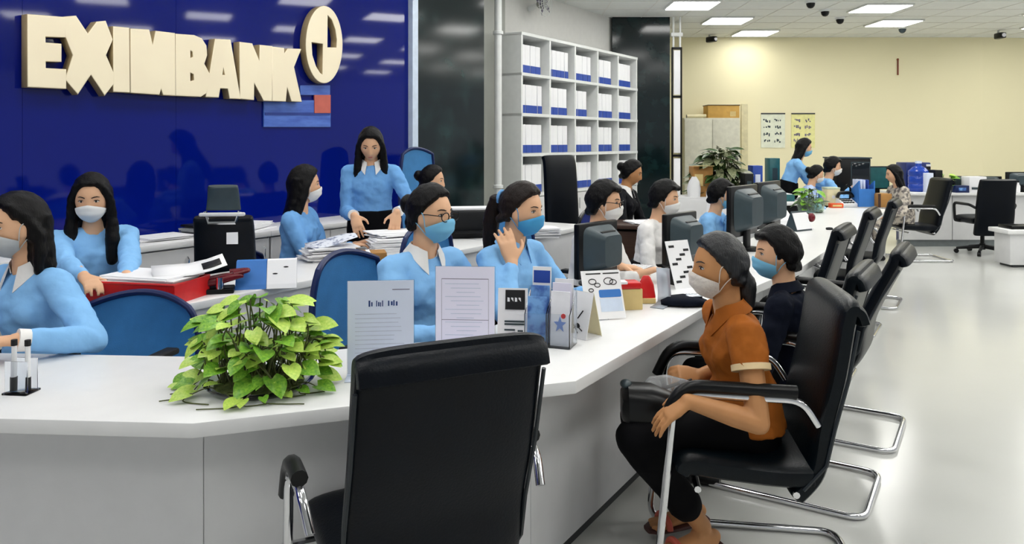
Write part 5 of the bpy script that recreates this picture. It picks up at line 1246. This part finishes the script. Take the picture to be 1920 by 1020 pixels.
# low white block at the right edge
p = on(1887, 503, 0); t = thing('low_table', 'low white block table with a black tray on it at the right edge', 'table', p+V((.62, .19, 0)))
MB().box((0, .0, .21), (1.1, .30, .36), bevel=.006).build('base_block', PANEL, t); MB().box((0, 0, .415), (1.2, .38, .05), bevel=.008).build('table_top', WHITE, t)
MB().box((0, .0, .015), (1.0, .24, .03)).build('plinth', DGREY, t, smooth=False)
t = thing('tray', 'black shallow tray lying on the low white block table', 'tray', p+V((.55, .19, .44))); MB().box((0, 0, .02), (.9, .26, .04), bevel=.01).build('tray_body', BLACK, t); MB().box((.12, -.02, .042), (.28, .2, .006)).build('grey_insert', GREYM, t, smooth=False)
# far left group: plants, cartons, dark partition items behind the bow blouse clerk
def blackpot(t):
    q = MB(); q.lathe([(.12, 0), (.17, .28), (.18, .30), (.16, .30), (.15, .26), (.001, .25)]); q.build('pot', BLACKM, t)
st_ = thing('side_cabinet', 'grey side cabinet behind the bow blouse clerk carrying the big plant', 'cabinet', V((at(1345, 0, 9.4).x, 9.4, 0)))
MB().box((0, 0, .40), (1.1, .45, .80), bevel=.006).build('cabinet_body', PANEL, st_)
for s_ in (-1, 1):
    o = MB().box((s_*.27, -.232, .40), (.52, .02, .74), bevel=.003).build('door', PANEL, st_); MB().tube([V((s_*.05, -.26, .5)), V((s_*.05, -.26, .62))], .008).build('handle', CHROME, o)
vine('big dark bushy plant with pale dusty leaves on the side cabinet', V((at(1352, 0, 9.4).x, 9.4, .80)), .30, .20, .56, 130, ['d', 'd', 'w'], .15, .24, 31, blackpot, name='bushy_plant', srad=.005)
t = cbox('cardboard_carton', 'open tan carton on the side cabinet left of the bushy plant', 'box', 1316, 347, .24, .22, .36, BROWN, z=.80); t.location = V((at(1314, 0, 9.35).x, 9.35, .80)); MB().box((-.05, -.112, .2), (.10, .004, .14)).build('label_card', TAN, t, smooth=False); MB().box((0, -.14, .37), (.24, .06, .006)).build('flap', TAN, t, smooth=False)
t = thing('paper_bag', 'small white bag before the tan carton', 'bag', V((at(1303, 0, 9.2).x, 9.25, .80))); q = MB(); q.ell([(V((0, 0, z)), X*w, Y*.06) for z, w in ((0, .07), (.1, .08), (.18, .06), (.24, .02))], 14, 3); q.build('bag', PAPER, t, disp=.02)
# dark devices between the clerks and the far wall
for i, (px, Yd, z0, w, h, m, lb) in enumerate(((1400, 9.0, .75, .10, .34, BLACKM, 'narrow black computer tower right of the bushy plant'), (1416, 9.4, .75, .12, .42, BLUED, 'blue and white pointed box near the dark tower'), (1448, 9.9, .75, .13, .50, TEAL, 'tall teal box file before the posters'))):
    t = thing('upright_box', lb, 'box', V((at(px, 0, Yd).x, Yd, z0))); MB().box((0, 0, h/2), (w, .2, h), bevel=.006).build('case', m, t); MB().box((0, -.101, h*.6), (w*.5, .004, h*.3)).build('front_patch', PAPERB if m is BLUED else SLATE, t, smooth=False)
t = thing('far_left_desk', 'white desk with dark front behind the pair of monitors', 'desk', V((at(1428, 0, 9.3).x, 9.4, 0)))
MB().box((0, 0, .735), (.95, .95, .03), bevel=.005).build('desktop', WHITE, t); MB().box((0, -.44, .36), (.92, .02, .70)).build('front_panel', BLACKM, t, smooth=False)
for x in (-.45, .45): MB().box((x, 0, .36), (.03, .9, .715)).build('side_panel', PANEL, t, smooth=False)
t = cbox('teal_tray', 'teal letter tray lying on the desk before the teal box', 'tray', 1462, 372, .26, .25, .08, TEAL, z=.75); t.location = V((at(1455, 0, 9.45).x, 9.3, .75)); MB().box((0, -.02, .085), (.2, .2, .006)).build('papers', PAPER, t, smooth=False)
vine('small green plant in a white pot by the teal tray', V((at(1420, 0, 9.1).x, 9.1, .75)), .12, .1, .18, 16, ['g', 'p'], .07, .10, 41, smallpot, name='potted_plant', srad=.003)
t = cbox('white_jug', 'white jug with dark lid beside the small green plant', 'jug', 1438, 370, .10, .10, .17, PAPER, z=.75, lid=INK); t.location = V((at(1437, 0, 9.1).x, 9.1, .75))
p = at(1372, 384, 6.9); t = thing('open_folder', 'white open folder standing on the counter edge before the bushy plant', 'folder', V((p.x, 6.9, .75)), .5)
for s_ in (-1, 1):
    q = MB(); q.prism([(0, 0), (.22, 0), (.22, .26), (0, .26)], (0, 0, 0), V((s_*.8, .6, 0)), Z, V((0, .004, 0))); q.build('cover', PAPER, t, smooth=False)
t = thing('low_shelf', 'white low shelf under the standing open folder', 'shelf', V((p.x, 6.95, 0))); MB().box((0, 0, .375), (.6, .3, .75), bevel=.005).build('shelf_body', PANEL, t); MB().box((0, -.152, .4), (.54, .01, .6)).build('door', WHITE, t, smooth=False)
# ================================================================= bake the modifiers into plain meshes
bpy.context.view_layer.update()
dg = bpy.context.evaluated_depsgraph_get(); done = {}
for o in list(bpy.data.objects):
    if o.type == 'MESH' and o.modifiers:
        me = bpy.data.meshes.new_from_object(o.evaluated_get(dg)); me.name = o.name; done[o] = me
for o, me in done.items():
    mats = [m for m in o.data.materials]; o.modifiers.clear(); o.data = me
    me.materials.clear()
    for m in mats: me.materials.append(m)
    me.shade_smooth()
    if o.name.startswith(('worktop', 'mesh_back', 'collar', 'mask', 'blade')): me.set_sharp_from_angle(angle=math.radians(35))
